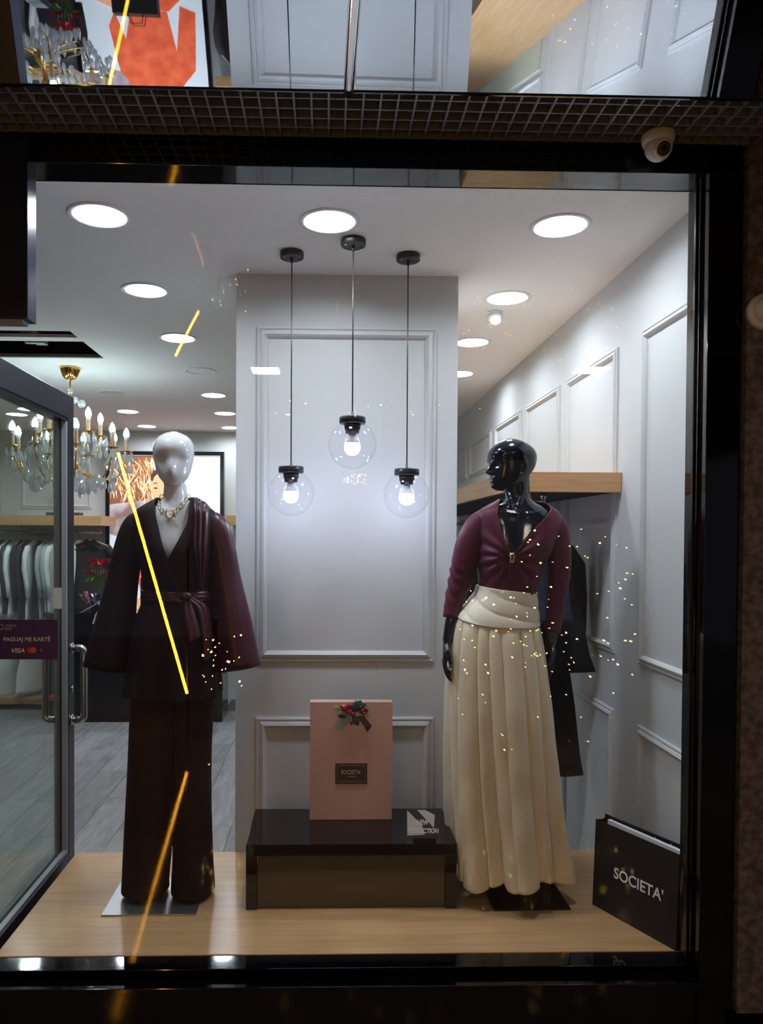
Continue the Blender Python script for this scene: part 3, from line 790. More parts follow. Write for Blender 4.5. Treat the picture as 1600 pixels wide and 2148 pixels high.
tag(MB().box(w0.x, w1.x, SY, SY + 0.001, w0.z, w1.z).build('paper_note', M['thin_paper']), 'small blank white paper stuck on the glass beside the door stile', 'paper')

# ================================================================== DISPLAY PLATFORM THINGS
# ---- black lacquered low table
fl, fr_ = at_z(515, 1910, PLAT), at_z(957, 1905, PLAT)
TY0 = (fl.y + fr_.y) / 2
tz1 = at(735, 1771, TY0).z
TY1 = at_z(735, 1696, tz1).y
TX0, TX1 = fl.x, fr_.x
t = thing('display_table', ((TX0 + TX1) / 2, (TY0 + TY1) / 2, PLAT), 'low black glossy table in the middle of the display platform', 'table')
MB().box(TX0, TX1, TY0, TY1, tz1 - 0.045, tz1, 0.002).build('tabletop', M['black_gloss'], t)
MB().box(TX0, TX0 + 0.043, TY0, TY1, PLAT, tz1 - 0.0455, 0.002).build('leg', M['black_gloss'], t)
MB().box(TX1 - 0.043, TX1, TY0, TY1, PLAT, tz1 - 0.0455, 0.002).build('leg', M['black_gloss'], t)
MB().box(TX0 + 0.044, TX1 - 0.044, TY0 + 0.012, TY0 + 0.022, PLAT + 0.001, tz1 - 0.046).build('front_panel', M['smoke_panel'], t)

# ---- pink gift board
bp = at_z(736, 1720, tz1); BY = bp.y
b0, b1 = at(649, 1719, BY), at(823.5, 1472, BY)
t = thing('gift_box', ((b0.x + b1.x) / 2, BY, tz1), 'tall flat dusty pink gift box with a brown name plaque on the black table', 'gift box')
MB().box(b0.x, b1.x, BY, BY + 0.045, tz1, b1.z, 0.003).build('body', M['pink'], t)
p0, p1 = at(703, 1644, BY), at(770, 1601, BY)
plq = MB().box(p0.x, p1.x, BY - 0.003, BY - 0.0002, p0.z, p1.z, 0.0005).build('plaque', M['plaque'], t)
e = 0.007; w_ = 0.0035; fmb = MB()
for (xa, xb, za, zb) in ((p0.x + e, p1.x - e, p0.z + e, p0.z + e + w_), (p0.x + e, p1.x - e, p1.z - e - w_, p1.z - e), (p0.x + e, p0.x + e + w_, p0.z + e, p1.z - e), (p1.x - e - w_, p1.x - e, p0.z + e, p1.z - e)):
    fmb.box(xa, xb, BY - 0.0042, BY - 0.003, za, zb)
fmb.build('plaque_border', M['plaque_line'], plq)
put("SOCIETA'", 715, 1624, 8.6, 42, M['silver_text'], 0.0002, parent=plq, Y=BY - 0.0036)
put('ITALIA', 729, 1630.5, 2.8, 16, M['silver_text'], 0.0, parent=plq, Y=BY - 0.0036)

# ---- Christmas spray on the box
S = BY / F_PX                      # metres per photo pixel here
fc = at(740, 1492, BY - 0.012)
t = thing('christmas_spray', fc, 'small Christmas spray of red berries, fir and ribbons on the pink box', 'decoration')
def dp(px, py, dy=0.0): return Vector((fc.x + (px - 740) * S, BY - 0.016 + dy, fc.z - (py - 1492) * S))
def leafblade(a, b, w, m_, name, parent, bend=0.006):
    a, b = Vector(a), Vector(b); d = b - a; n = Vector((-d.z, 0, d.x)).normalized()
    vs = []; K = 7
    for k in range(K):
        u = k / (K - 1); ww = w * math.sin(PI * min(0.04 + u * 0.96, 0.995)) ** 0.7
        c = a + d * u + Vector((0, -bend * math.sin(PI * u), 0))
        vs += [c + n * ww, c + Vector((0, -0.0015, 0)), c - n * ww]
    fs = []
    for k in range(K - 1):
        for j in range(2):
            fs.append((k * 3 + j, k * 3 + j + 1, k * 3 + 4 + j, k * 3 + 3 + j))
    n0 = len(vs); vs2 = vs + [v + Vector((0, 0.0008, 0)) for v in vs]
    fs2 = fs + [tuple(n0 + i for i in reversed(f)) for f in fs]
    return mesh(name, vs2, fs2, m_, parent, True)
rng = random.Random(11)
for (px, py, r) in ((722, 1484, 8), (732, 1480, 6), (729, 1492, 6), (740, 1497, 5.5), (737, 1516, 4), (760, 1490, 4.5), (766, 1486, 4), (717, 1480, 4), (756, 1482, 3.5), (763, 1495, 3.5)):
    MB().ball(dp(px, py, -0.006 * rng.random() - 0.004), r * S, 12, 8).build('berry', M['berry'], t, True)
for k in range(26):
    a_ = math.radians(55 + 70 * rng.random()); l = (18 + 13 * rng.random())
    leafblade(dp(742 + rng.uniform(-4, 4), 1494, -0.006), dp(742 + l * math.cos(a_) * 0.8, 1496 - l * math.sin(a_), -0.006), 0.0019, M['leaf_teal'], 'fir_needle', t, 0.002)
for (x, y, xx, yy, w) in ((746, 1492, 757, 1468, 9), (748, 1486, 768, 1477, 7), (740, 1500, 752, 1522, 7), (733, 1498, 708, 1502, 6), (752, 1494, 774, 1490, 5)):
    leafblade(dp(x, y), dp(xx, yy), w * S, M['leaf_teal'], 'leaf', t)
for (x, y, xx, yy) in ((712, 1489, 697, 1480), (712, 1489, 704, 1478), (711, 1490, 700, 1487), (762, 1496, 778, 1497), (762, 1498, 774, 1502), (764, 1494, 776, 1492)):
    leafblade(dp(x, y), dp(xx, yy), 2.6 * S, M['leaf_yellow'], 'bud', t, 0.002)
for (pts, m_) in (([(732, 1498), (710, 1508), (704, 1526), (715, 1533), (736, 1512)], 'ribbon'), ([(748, 1502), (764, 1524), (770, 1536), (780, 1522), (762, 1500)], 'ribbon_brown')):
    vs = [dp(x, y, -0.003 * (i % 2)) for i, (x, y) in enumerate(pts)]; n0 = len(vs)
    mesh('ribbon_tail', vs + [v + Vector((0, 0.001, 0)) for v in vs], [tuple(range(n0)), tuple(reversed(range(n0, 2 * n0)))], M[m_], t)
leafblade(dp(742, 1498), dp(706, 1494), 7 * S, M['ribbon'], 'ribbon_loop', t)

# ---- acrylic stand with the NEW COLLECTION card
nb = at_z(890, 1769, tz1); NY = nb.y
t = thing('card_stand', nb, 'clear acrylic stand with a NEW COLLECTION card on the black table', 'sign')
k = NY / F_PX; TH = math.radians(13)
c0, c1 = at(852.5, 1762, NY), at(925, 1703, NY)
cw, ch = c1.x - c0.x, (c1.z - tz1) / math.cos(TH)
Mc = Matrix.Translation((c0.x, NY - 0.004, tz1 + 0.003)) @ Matrix.Rotation(PI / 2 - TH, 4, 'X')
MB().box(0, cw, 0, ch, -0.004, -0.0005).xf(Mc).build('acrylic_sheet', M['acrylic'], t)
MB().box(-0.001, cw, -0.002, 0.004, -0.012, 0.012).xf(Mc).build('acrylic_foot', M['acrylic'], t)
card = MB().box(0.002, cw * 0.93, 0.012, ch - 0.002, 0.0, 0.001).xf(Mc).build('card', M['print_dark'], t)
mesh('printed_shape', [Mc @ Vector(v) for v in ((0.003, ch * 0.22, 0.0014), (cw * 0.52, ch * 0.24, 0.0014), (cw * 0.47, ch * 0.5, 0.0014), (0.004, ch * 0.96, 0.0014))], [(0, 1, 2, 3)], M['print_light'], card)
mesh('printed_shape', [Mc @ Vector(v) for v in ((cw * 0.32, ch * 0.97, 0.0014), (cw * 0.8, ch * 0.44, 0.0014), (cw * 0.84, ch * 0.82, 0.0014), (cw * 0.55, ch * 0.97, 0.0014))], [(0, 1, 2, 3)], M['print_light'], card)
text('lettering', 'NEW', 0.026, M['white_text'], card, Mc @ Matrix.Translation((cw * 0.29, ch * 0.53, 0.0018)), bold=0.0008, shear=0.2, width=cw * 0.36, depth=0.0003)
text('lettering', 'COLLECTION', 0.024, M['white_text'], card, Mc @ Matrix.Translation((cw * 0.05, ch * 0.29, 0.0018)), bold=0.0008, shear=0.2, width=cw * 0.88, depth=0.0003)
MB().box(cw * 0.18, cw * 0.84, -0.002, 0.018, 0.0016, 0.02, 0.001).xf(Mc).build('clip', M['black_gloss'], t)

# ---- black paper bag with SOCIETA'
g0, g1 = at_z(1242, 1897, PLAT), at_z(1417, 1995, PLAT)
u = (g1 - g0); bw = u.length; u.normalize(); nrm = Vector((u.y, -u.x, 0))     # nrm points out of the front face
if nrm.x > 0: nrm = -nrm
bh = 0.33
t = thing('paper_bag', (g0 + g1) / 2, "black paper shopping bag with white SOCIETA' lettering, right front corner", 'shopping bag')
def bagpt(a, d, z): return g0 + u * a - nrm * d + Vector((0, 0, z))
depth_b, lean = 0.075, 0.014
bb = MB()
th = 0.003
outer = [bagpt(0, 0, 0), bagpt(bw, 0, 0), bagpt(bw, lean, bh), bagpt(0, lean, bh)]
inner_ = [p_ - nrm * th for p_ in outer]
bb.add(outer + inner_, [(0, 1, 2, 3), (7, 6, 5, 4), (0, 4, 5, 1), (1, 5, 6, 2), (2, 6, 7, 3), (3, 7, 4, 0)])
bb.build('front_panel', M['bag'], t)
bk = MB(); o2 = [bagpt(0, depth_b, 0), bagpt(bw, depth_b, 0), bagpt(bw, depth_b - 0.01, bh + 0.012), bagpt(0, depth_b - 0.01, bh + 0.012)]
bk.add(o2 + [p_ - nrm * th for p_ in o2], [(0, 1, 2, 3), (7, 6, 5, 4), (0, 4, 5, 1), (1, 5, 6, 2), (2, 6, 7, 3), (3, 7, 4, 0)])
bkp = bk.build('back_panel', M['bag'], t)
for (aa, s) in ((0, 1), (bw, -1)):
    q = [bagpt(aa, th, 0), bagpt(aa + s * 0.0, depth_b, 0), bagpt(aa, depth_b - 0.01, bh), bagpt(aa + s * 0.012, 0.04, bh), bagpt(aa, lean + th, bh)]
    q2 = [p_ + u * s * 0.002 for p_ in q]
    MB().add(q + q2, [(0, 1, 2, 3, 4), (9, 8, 7, 6, 5), (0, 5, 6, 1), (1, 6, 7, 2), (2, 7, 8, 3), (3, 8, 9, 4), (4, 9, 5, 0)]).build('gusset', M['bag'], t)
MB().add([bagpt(0.004, 0.004, 0.001), bagpt(bw - 0.004, 0.004, 0.001), bagpt(bw - 0.004, depth_b - 0.002, 0.001), bagpt(0.004, depth_b - 0.002, 0.001)], [(0, 1, 2, 3)]).build('bottom', M['bag'], t)
ins = [bagpt(0.03, 0.03, 0.02), bagpt(bw - 0.006, 0.03, 0.02), bagpt(bw - 0.006, 0.034, bh + 0.004), bagpt(0.03, 0.046, bh + 0.002)]
ins2 = [p_ - nrm * 0.014 for p_ in ins]
card_in = MB().add(ins + ins2, [(0, 1, 2, 3), (7, 6, 5, 4), (0, 4, 5, 1), (1, 5, 6, 2), (2, 6, 7, 3), (3, 7, 4, 0)]).build('tissue_insert', M['paper'], t)
Mt = frame_matrix(bagpt(bw * 0.265, 0.0062, bh * 0.44) + nrm * 0.003, u, Vector((0, 0, 1)) - nrm * (lean / bh))
text('lettering', "SOCIETA'", 0.056, M['white_text'], t, Mt, bold=0.0008, width=bw * 0.58, depth=0.0004)
for aa in (0.62, 0.8):
    Mi = frame_matrix(bagpt(bw * aa, depth_b - 0.012, bh - 0.004) + nrm * 0.001, u, (0, 0, 1))
    MB().box(0, 0.006, 0, 0.006, 0, 0.0004).xf(Mi).build('printed_mark', M['white_text'], bkp)
    MB().box(0.009, 0.030, 0.002, 0.004, 0, 0.0004).xf(Mi).build('printed_mark', M['grey_text'], bkp)

# ================================================================== FAR SHOP THINGS
# ---- wooden wall shelf on the right with its hanging rail
SX0 = at(1062, 1035, 3.19).x
sz0, sz1 = at(1290, 1033, 3.19).z, at(1300, 991, 3.19).z
t = thing('wall_shelf', (RIGHT_X, 5.0, sz0), 'thick oak shelf along the right wall above the dark clothes', 'shelf')
MB().box(SX0, RIGHT_X - 0.001, 3.19, 3.215, sz0, sz1, 0.002).build('end_board', M['oak_x2'], t)
MB().box(SX0, SX0 + 0.025, 3.216, 7.2, sz0, sz1, 0.001).build('front_board', M['oak_y'], t)
MB().box(SX0 + 0.026, RIGHT_X - 0.001, 3.216, 7.2, sz1 - 0.02, sz1 - 0.001).build('top_board', M['oak_y'], t)
MB().box(SX0 + 0.026, RIGHT_X - 0.001, 3.216, 7.2, sz0 + 0.004, sz0 + 0.02).build('underside', M['cloth_plum'], t)
RLX, RLZ = 0.99, sz0 - 0.10
t = thing('clothes_rail', (RLX, 5.0, RLZ), 'chrome clothes rail hanging under the right oak shelf', 'clothes rail')
MB().tube([(RLX, 3.3, RLZ), (RLX, 7.15, RLZ)], 0.011, 10).build('rail', M['steel'], t, True)
for yy in (3.36, 4.6, 5.9, 7.1):
    MB().lathe([(0.018, 0), (0.014, -0.02), (0.008, -0.03), (0.008, -(sz0 + 0.004 - RLZ))], (RLX, yy, sz0 + 0.004), 12).build('hanger_post', M['steel'], t, True)

# ---- garments
def garment(name, label, cat, loc, rotz, mt, width=0.42, length=0.75, thick=0.07, sleeves=True, flare=1.1, hanger='hanger_wood', group=None, clip=False, sleeve_len=0.6, collar=False, tail=0.0, slr=1.0):
    """a garment on its hanger; loc = point of the rail it hangs from; local x = across the garment"""
    t = local_thing(name, loc, label, cat, group, rotz)
    drop = 0.10
    hk = [(0.0, 0, -drop + 0.02), (0.0, 0, -0.03)] + [(0.018 * math.cos(a_) - 0.0, 0, 0.004 + 0.02 * math.sin(a_)) for a_ in [(-0.9 + 3.6 * k / 8) for k in range(9)]]
    MB().tube(hk, 0.0022, 6).build('hook', M['steel'], t, True)
    hw = width * 0.46
    if clip:
        MB().tube([(-hw, 0, -drop), (hw, 0, -drop)], 0.004, 8).build('clip_bar', M['steel'], t, True)
        for s in (-1, 1):
            MB().box(s * hw * 0.8 - 0.012, s * hw * 0.8 + 0.012, -0.012, 0.012, -drop - 0.05, -drop + 0.008, 0.002).build('clip', M['black_plastic'], t)
    else:
        MB().tube([(-hw, 0, -drop - 0.045), (-hw * 0.5, 0, -drop - 0.012), (0, 0, -drop + 0.02), (hw * 0.5, 0, -drop - 0.012), (hw, 0, -drop - 0.045)], [0.006, 0.01, 0.009, 0.01, 0.006], 8).build('hanger_bar', M[hanger], t, True)
    rings = []; n = 28; seed = rng.random() * 50
    top = -drop - (0.03 if clip else -0.012)
    for k in range(15):
        u_ = k / 14; z = top - u_ * length
        if clip: a_ = width / 2 * (0.8 + (flare - 0.8) * u_); b_ = thick / 2 * (0.5 + 0.5 * min(1, u_ * 3))
        else:
            a_ = interp([(0, 0.055), (0.03, 0.10), (0.07, 0.19), (0.12, width / 2), (0.5, width / 2 * 0.96), (1, width / 2 * flare)], u_)
            b_ = interp([(0, 0.018), (0.05, 0.03), (0.2, thick / 2), (1, thick / 2 * 0.9)], u_)
        r_ = []
        for j in range(n):
            g = 2 * PI * j / n
            w_ = 1 + 0.10 * u_ * math.sin(5 * g + seed) + 0.06 * u_ * math.sin(9 * g + seed * 2)
            r_.append((a_ * math.cos(g) * (1 + 0.02 * math.sin(seed + k)), b_ * math.sin(g) * w_ + 0.012 * math.sin(u_ * 5 + seed) , z + (tail * u_ * math.cos(g))))
        rings.append(r_)
    MB().rings(rings).build('body', M[mt], t, True)
    if sleeves:
        for s in (-1, 1):
            x_ = s * width / 2 * 0.92
            pts = [(x_ * 0.9, 0, top - 0.075), (x_ + s * 0.035, 0.006, top - 0.15), (x_ + s * 0.05, 0.01, top - 0.3), (x_ + s * 0.045, -0.01, top - sleeve_len * 0.75), (x_ + s * 0.035, -0.02, top - sleeve_len)]
            MB().tube(pts, [r__ * slr for r__ in (0.05, 0.05, 0.045, 0.04, 0.036)], 12, flat=0.85).build('sleeve', M[mt], t, True)
    if collar:
        for s in (-1, 1):
            c = [(s * 0.01, -0.03, top + 0.02), (s * 0.06, -0.035, top + 0.005), (s * 0.12, -0.05, top - 0.10), (s * 0.05, -0.055, top - 0.07)]
            mesh('collar', [Vector(v) for v in c] + [Vector(v) + Vector((0, 0.006, 0)) for v in c], [(0, 1, 2, 3), (7, 6, 5, 4), (0, 4, 5, 1), (1, 5, 6, 2), (2, 6, 7, 3), (3, 7, 4, 0)], M[mt], t)
    return t

# right wall row: nearest first
garment('hanging_skirt', 'dark navy skirt clipped to a hanger beside the black mannequin arm', 'skirt', (0.955, 3.34, RLZ), 0.06, 'cloth_navy', 0.31, 0.36, 0.05, False, 1.15, clip=True)
garment('hanging_skirt', 'black flared skirt hanging behind the navy one by the right wall', 'skirt', (0.975, 3.45, RLZ), 0.03, 'cloth_black', 0.38, 0.60, 0.07, False, 1.55, clip=True)
garment('hanging_coat', 'long black coat hanging lowest under the right oak shelf', 'coat', (0.965, 3.57, RLZ), -0.02, 'cloth_brown', 0.46, 1.17, 0.08, True, 1.30)
far_r = ['cloth_plum', 'cloth_slate', 'cloth_black', 'shirt_grey', 'cloth_black', 'cloth_navy', 'cloth_plum', 'cloth_black']
nm_r = ['plum blouse with sleeves', 'slate grey camisole', 'black blouse with sleeves', 'pale grey camisole', 'short black blouse', 'navy camisole', 'dark plum blouse', 'black camisole nearest the back wall']
ORD = ['fourth garment', 'fifth garment', 'sixth garment', 'seventh garment', 'eighth garment', 'ninth garment', 'tenth garment', 'last garment']
for i, (c_, n_) in enumerate(zip(far_r, nm_r)):
    garment('hanging_blouse', '%s, %s in the row behind the black mannequin' % (n_, ORD[i]), 'clothing', (RLX, 4.4 + i * 0.33, RLZ), 0.05 * math.sin(i * 3), c_, 0.40, 0.62 + 0.1 * (i % 3), 0.07, i % 2 == 0, 1.05, group='clothes on the right rail')

# low black bench along the right wall below the clothes
t = thing('wall_bench', (1.1, 4.6, 0), 'low black ledge along the right wall under the hanging clothes', 'ledge')
MB().box(0.93, RIGHT_X - 0.001, 4.1, 7.0, 0.34, 0.42, 0.003).build('top', M['cloth_black'], t)
for yy in (4.15, 5.5, 6.9): MB().box(0.96, RIGHT_X - 0.01, yy, yy + 0.04, 0, 0.3395).build('support', M['cloth_black'], t)

# ---- clothes rack against the back wall, left
LY = 7.98
lx1 = at(212, 1090, 7.75).x
z0_, z1_ = at(100, 1102, 7.75).z, at(100, 1081, 7.75).z
t = thing('wall_shelf', ((lx1 - 3.0) / 2, LY, z0_), 'thick oak shelf on the back wall behind the chandelier', 'shelf')
MB().box(-4.5, lx1 - 0.9, 7.75, BACK_Y - 0.001, z0_, z1_, 0.003).build('board', M['oak'], t)
MB().box(lx1 - 0.898, lx1, 7.75, BACK_Y - 0.001, z0_, z1_, 0.003).build('board', M['oak'], t)
z2_, z3_ = at(485, 1102, 7.75).z, at(485, 1081, 7.75).z
t = thing('wall_shelf', (-0.5, LY, z2_), 'oak shelf on the back wall showing just left of the pillar', 'shelf')
MB().box(at(474, 1090, 7.75).x, 0.9, 7.75, BACK_Y - 0.001, z2_, z3_, 0.003).build('board', M['oak'], t)
MB().tube([(-0.98, 8.05, z2_ - 0.11), (0.85, 8.05, z2_ - 0.11)], 0.011, 8).build('rail', M['steel'], t, True)
for xx in (-0.9, 0.8): MB().tube([(xx, 8.05, z2_), (xx, 8.05, z2_ - 0.11)], 0.007, 8).build('rail_post', M['steel'], t, True)
garment('hanging_jacket', 'dark jacket half hidden behind the left edge of the pillar', 'jacket', (-0.93, 8.05, z2_ - 0.11), PI / 2 - 0.3, 'cloth_plum', 0.40, 0.8)
LRZ = at(60, 1116, 8.05).z
t = thing('clothes_rail', ((lx1 - 4.4) / 2, 8.05, LRZ), 'chrome clothes rail under the oak shelf on the back wall', 'clothes rail')
MB().tube([(-4.45, 8.05, LRZ), (lx1 - 0.10, 8.05, LRZ)], 0.012, 10).build('rail', M['steel'], t, True)
MB().ball((lx1 - 0.10, 8.05, LRZ), 0.018, 12, 8).build('end_knob', M['steel'], t, True)
for xx in (lx1 - 0.11, lx1 - 0.95, lx1 - 1.9):
    MB().tube([(xx, 8.05, z0_), (xx, 8.05, LRZ)], 0.007, 8).build('rail_post', M['steel'], t, True)
row = [(4, 'cloth_slate', 'dark slate garment at the left edge of the back rack', 0.80, 1), (16, 'shirt_white', 'narrow white shirt, leftmost white one on the back rack', 0.80, 1),
       (24, 'cloth_slate', 'slate shirt between two white shirts on the back rack', 0.78, 1), (36, 'shirt_white', 'white shirt with a long cuffed sleeve on the back rack', 0.82, 1),
       (47, 'cloth_navy', 'navy shirt next to the white cuffed shirt on the back rack', 0.74, 1), (58, 'cloth_plum', 'dark plum jacket in the middle of the back rack', 0.84, 1),
       (72, 'shirt_white', 'white blouse with wide sleeve right of the plum jacket', 0.86, 1), (85, 'cloth_navy', 'dark spotted blouse right of the white blouse on the back rack', 0.84, 0),
       (97, 'shirt_grey', 'pale grey shirt left of the door stile on the back rack', 0.86, 1), (110, 'shirt_grey', 'pale grey blouse touching the door stile on the back rack', 0.78, 1),
       (120, 'shirt_white', 'white top half hidden behind the door stile', 0.78, 1), (164, 'shirt_white', 'long white shirt just right of the door stile', 0.95, 1)]
for (px, c_, lab, ln, sl) in row:
    p = at(px, 1116, 8.05)
    garment('hanging_shirt', lab, 'shirt', (p.x, 8.05, LRZ), PI / 2 + rng.uniform(-0.10, 0.02), c_, 0.40, ln, 0.055, bool(sl), 1.05, group='clothes on the back rack', slr=0.72)
p = at(190, 1116, 8.0)
garment('hanging_jacket', 'black jacket with open collar on a beech hanger behind the poinsettia', 'jacket', (p.x, 7.98, LRZ), 0.35, 'cloth_black', 0.40, 0.85, 0.09, True, 1.05, collar=True)
for (px, lab, zt, w) in ((12, 'long white dotted dress hanging low at the left edge', 1.0, 0.36), (72, 'long white dress hanging low left of the door handle', 0.95, 0.34)):
    p = at(px, 1340, 8.0)
    garment('hanging_dress', lab, 'dress', (p.x, 8.0, 0.90), 1.1, 'spot', w, 0.66 if px < 50 else 0.60, 0.10, False, 1.5, clip=True)
t = thing('clothes_rail', (-3.6, 8.0, 0.90), 'lower chrome clothes rail behind the door glass', 'clothes rail')
MB().tube([(-4.45, 8.0, 0.90), (-3.0, 8.0, 0.90)], 0.011, 8).build('rail', M['steel'], t, True)
for xx in (-4.4, -3.05): MB().tube([(xx, 8.0, 0.90), (xx, BACK_Y, 0.90)], 0.008, 8).build('rail_bracket', M['steel'], t, True)
t = thing('wall_plinth', (-3.6, 8.0, 0), 'low oak plinth under the clothes on the back wall', 'plinth')
MB().box(-4.5, -2.45, 7.85, BACK_Y - 0.001, 0.06, 0.13, 0.003).build('board', M['oak'], t)
MB().box(-4.5, -2.5, 7.95, BACK_Y - 0.001, 0.0, 0.0595).build('recess', M['cloth_black'], t)
# starburst ornament and box on the shelf
p = at(113, 1050, 8.1)
t = thing('starburst_ornament', (p.x, 8.1, z1_), 'thin metal starburst ornament on the back shelf behind the door stile', 'ornament')
for k in range(12):
    a_ = k * PI / 6 + 0.2
    MB().tube([(p.x + 0.02 * math.cos(a_), 8.1, p.z + 0.02 * math.sin(a_)), (p.x + 0.1 * math.cos(a_), 8.1, p.z + 0.1 * math.sin(a_))], 0.003, 6).build('ray', M['alu_dark'], t)
MB().tube([(p.x, 8.1, z1_), (p.x, 8.1, p.z)], 0.004, 6).build('stem', M['alu_dark'], t)
MB().lathe([(0.05, 0), (0.05, 0.01), (0.01, 0.014)], (p.x, 8.1, z1_), 16).build('base', M['alu_dark'], t)
p0_, p1_ = at(100, 1080, 7.95), at(168, 1074, 7.95)
t = thing('storage_box', (p0_.x, 7.95, z1_), 'flat dark box lying on the back shelf', 'box')
MB().box(p0_.x, p1_.x, 7.9, 8.05, z1_, z1_ + 0.024, 0.002).build('base', M['print_dark'], t)
MB().box(p0_.x - 0.003, p1_.x + 0.003, 7.897, 8.053, z1_ + 0.0242, z1_ + 0.036, 0.002).build('lid', M['print_dark'], t)

# ---- lightbox poster on the back wall
PY = BACK_Y - 0.06
fx0, fx1 = at(222, 1000, PY).x, at(470, 1000, PY).x
fz1 = at(340, 947, PY).z; fz0 = 0.55
t = thing('lightbox_poster', ((fx0 + fx1) / 2, BACK_Y, fz0), 'backlit fashion poster in a black frame on the back wall', 'poster')
fw = 0.042
for (xa, xb, za, zb) in ((fx0, fx0 + fw, fz0, fz1), (fx1 - fw, fx1, fz0, fz1), (fx0 + fw, fx1 - fw, fz1 - fw, fz1), (fx0 + fw, fx1 - fw, fz0, fz0 + fw)):
    MB().box(xa, xb, PY - 0.02, BACK_Y - 0.001, za, zb, 0.003).build('frame_bar', M['black_frame'], t)
def print_mat(name, rgb, e=0.85, **kw):
    return mat(name, rgb, 0.5, emit=e * 0.75, **kw)
PM = {'sky': print_mat('print_white', (216, 226, 232), 0.62), 'hair_bg': print_mat('print_straw_gap', (118, 74, 52), 0.8),
      'skin': print_mat('print_skin', (224, 160, 120)), 'suit': print_mat('print_orange_suit', (224, 104, 66), rgb2=(196, 78, 48), vscale=7),
      'grey': print_mat('print_mauve', (116, 92, 92), 0.7, rgb2=(196, 186, 190), vscale=4), 'dark': print_mat('print_dark', (58, 36, 30), 0.6)}
straw = [print_mat('print_straw_%d' % i, c, 0.85) for i, c in enumerate(((236, 196, 140), (214, 150, 88), (186, 118, 70), (248, 224, 184)))]
MB().box(fx0 + fw, fx1 - fw, PY, PY + 0.02, fz0 + fw, fz1 - fw).build('light_panel', PM['sky'], t)
def flat(name, pts, m_, d):
    vs = [at(x, y, PY) for x, y in pts]
    vs = [Vector((v.x, PY - d, v.z)) for v in vs]
    n0 = len(vs)
    return mesh(name, vs, [tuple(range(n0))], m_, t)
flat('printed_shape', [(230, 956), (352, 956), (345, 985), (322, 1000), (316, 1045), (300, 1060), (262, 1068), (230, 1075)], PM['hair_bg'], 0.0012)
flat('printed_shape', [(230, 1058), (300, 1050), (318, 1040), (330, 1080), (300, 1120), (262, 1130), (230, 1120)], PM['grey'], 0.0014)
sg = random.Random(5)
strokes = [MB() for _ in straw]
for i in range(190):
    x = sg.uniform(232, 335); y = sg.uniform(958, 1050)
    if x > 316 and y > 985: continue
    a_ = math.radians(sg.gauss(105, 26)); l = sg.uniform(16, 42); w_ = sg.uniform(0.8, 1.9)
    dx, dy_ = math.cos(a_) * l / 2, -math.sin(a_) * l / 2
    x0_, x1_ = x - dx, x + dx; y0_, y1_ = y - dy_, y + dy_
    if min(x0_, x1_) < 231 or max(x0_, x1_) > 346 or min(y0_, y1_) < 957 or max(y0_, y1_) > 1074: continue
    nx_, ny_ = math.sin(a_) * w_, math.cos(a_) * w_
    vs = [at(xx, yy, PY) for xx, yy in ((x0_ - nx_ * .3, y0_ - ny_ * .3), (x - nx_, y - ny_), (x1_, y1_), (x + nx_, y + ny_))]
    strokes[i % 4].add([(v.x, PY - 0.0016 - i * 0.00001, v.z) for v in vs], [(0, 1, 2, 3)])
for st_, sm_ in zip(strokes, straw): st_.build('printed_straw', sm_, t)
flat('printed_shape', [(318, 1000), (326, 990), (352, 985), (380, 990), (380, 1045), (352, 1058), (322, 1044), (315, 1022)], PM['skin'], 0.005)
flat('printed_shape', [(316, 1000), (322, 988), (340, 980), (352, 982), (336, 990), (324, 1000), (319, 1012)], PM['dark'], 0.0054)
flat('printed_shape', [(319, 1016), (326, 1012), (333, 1014), (326, 1014.5)], PM['dark'], 0.0056)
flat('printed_shape', [(321, 1024), (327, 1022), (332, 1024), (327, 1026)], PM['dark'], 0.0056)
flat('printed_shape', [(300, 1120), (330, 1075), (400, 1075), (440, 1130), (448, 1250), (420, 1262), (408, 1170), (396, 1250), (330, 1250), (316, 1190), (300, 1245), (287, 1215)], PM['suit'], 0.005)
flat('printed_shape', [(310, 1255), (400, 1250), (446, 1300), (450, 1340), (360, 1320), (300, 1345), (262, 1340)], PM['suit'], 0.0052)
flat('printed_shape', [(262, 1268), (300, 1250), (308, 1262), (272, 1292)], PM['skin'], 0.0056)

# ---- black cash counter with plant and bag
ky = at_z(230, 1515, 0.0).y
kx0, kx1 = at(96, 1515, ky).x, at(466, 1515, ky).x
kz = at(190, 1286, ky).z
t = thing('cash_counter', ((kx0 + kx1) / 2, ky, 0), 'black glossy cash counter at the back behind the white mannequin', 'counter')
MB().box(kx0, kx1, ky, ky + 0.43, 0.0, kz - 0.035, 0.003).build('body', M['counter'], t)
MB().box(kx0 - 0.02, kx1 + 0.02, ky - 0.02, ky + 0.45, kz - 0.0345, kz, 0.003).build('countertop', M['counter'], t)
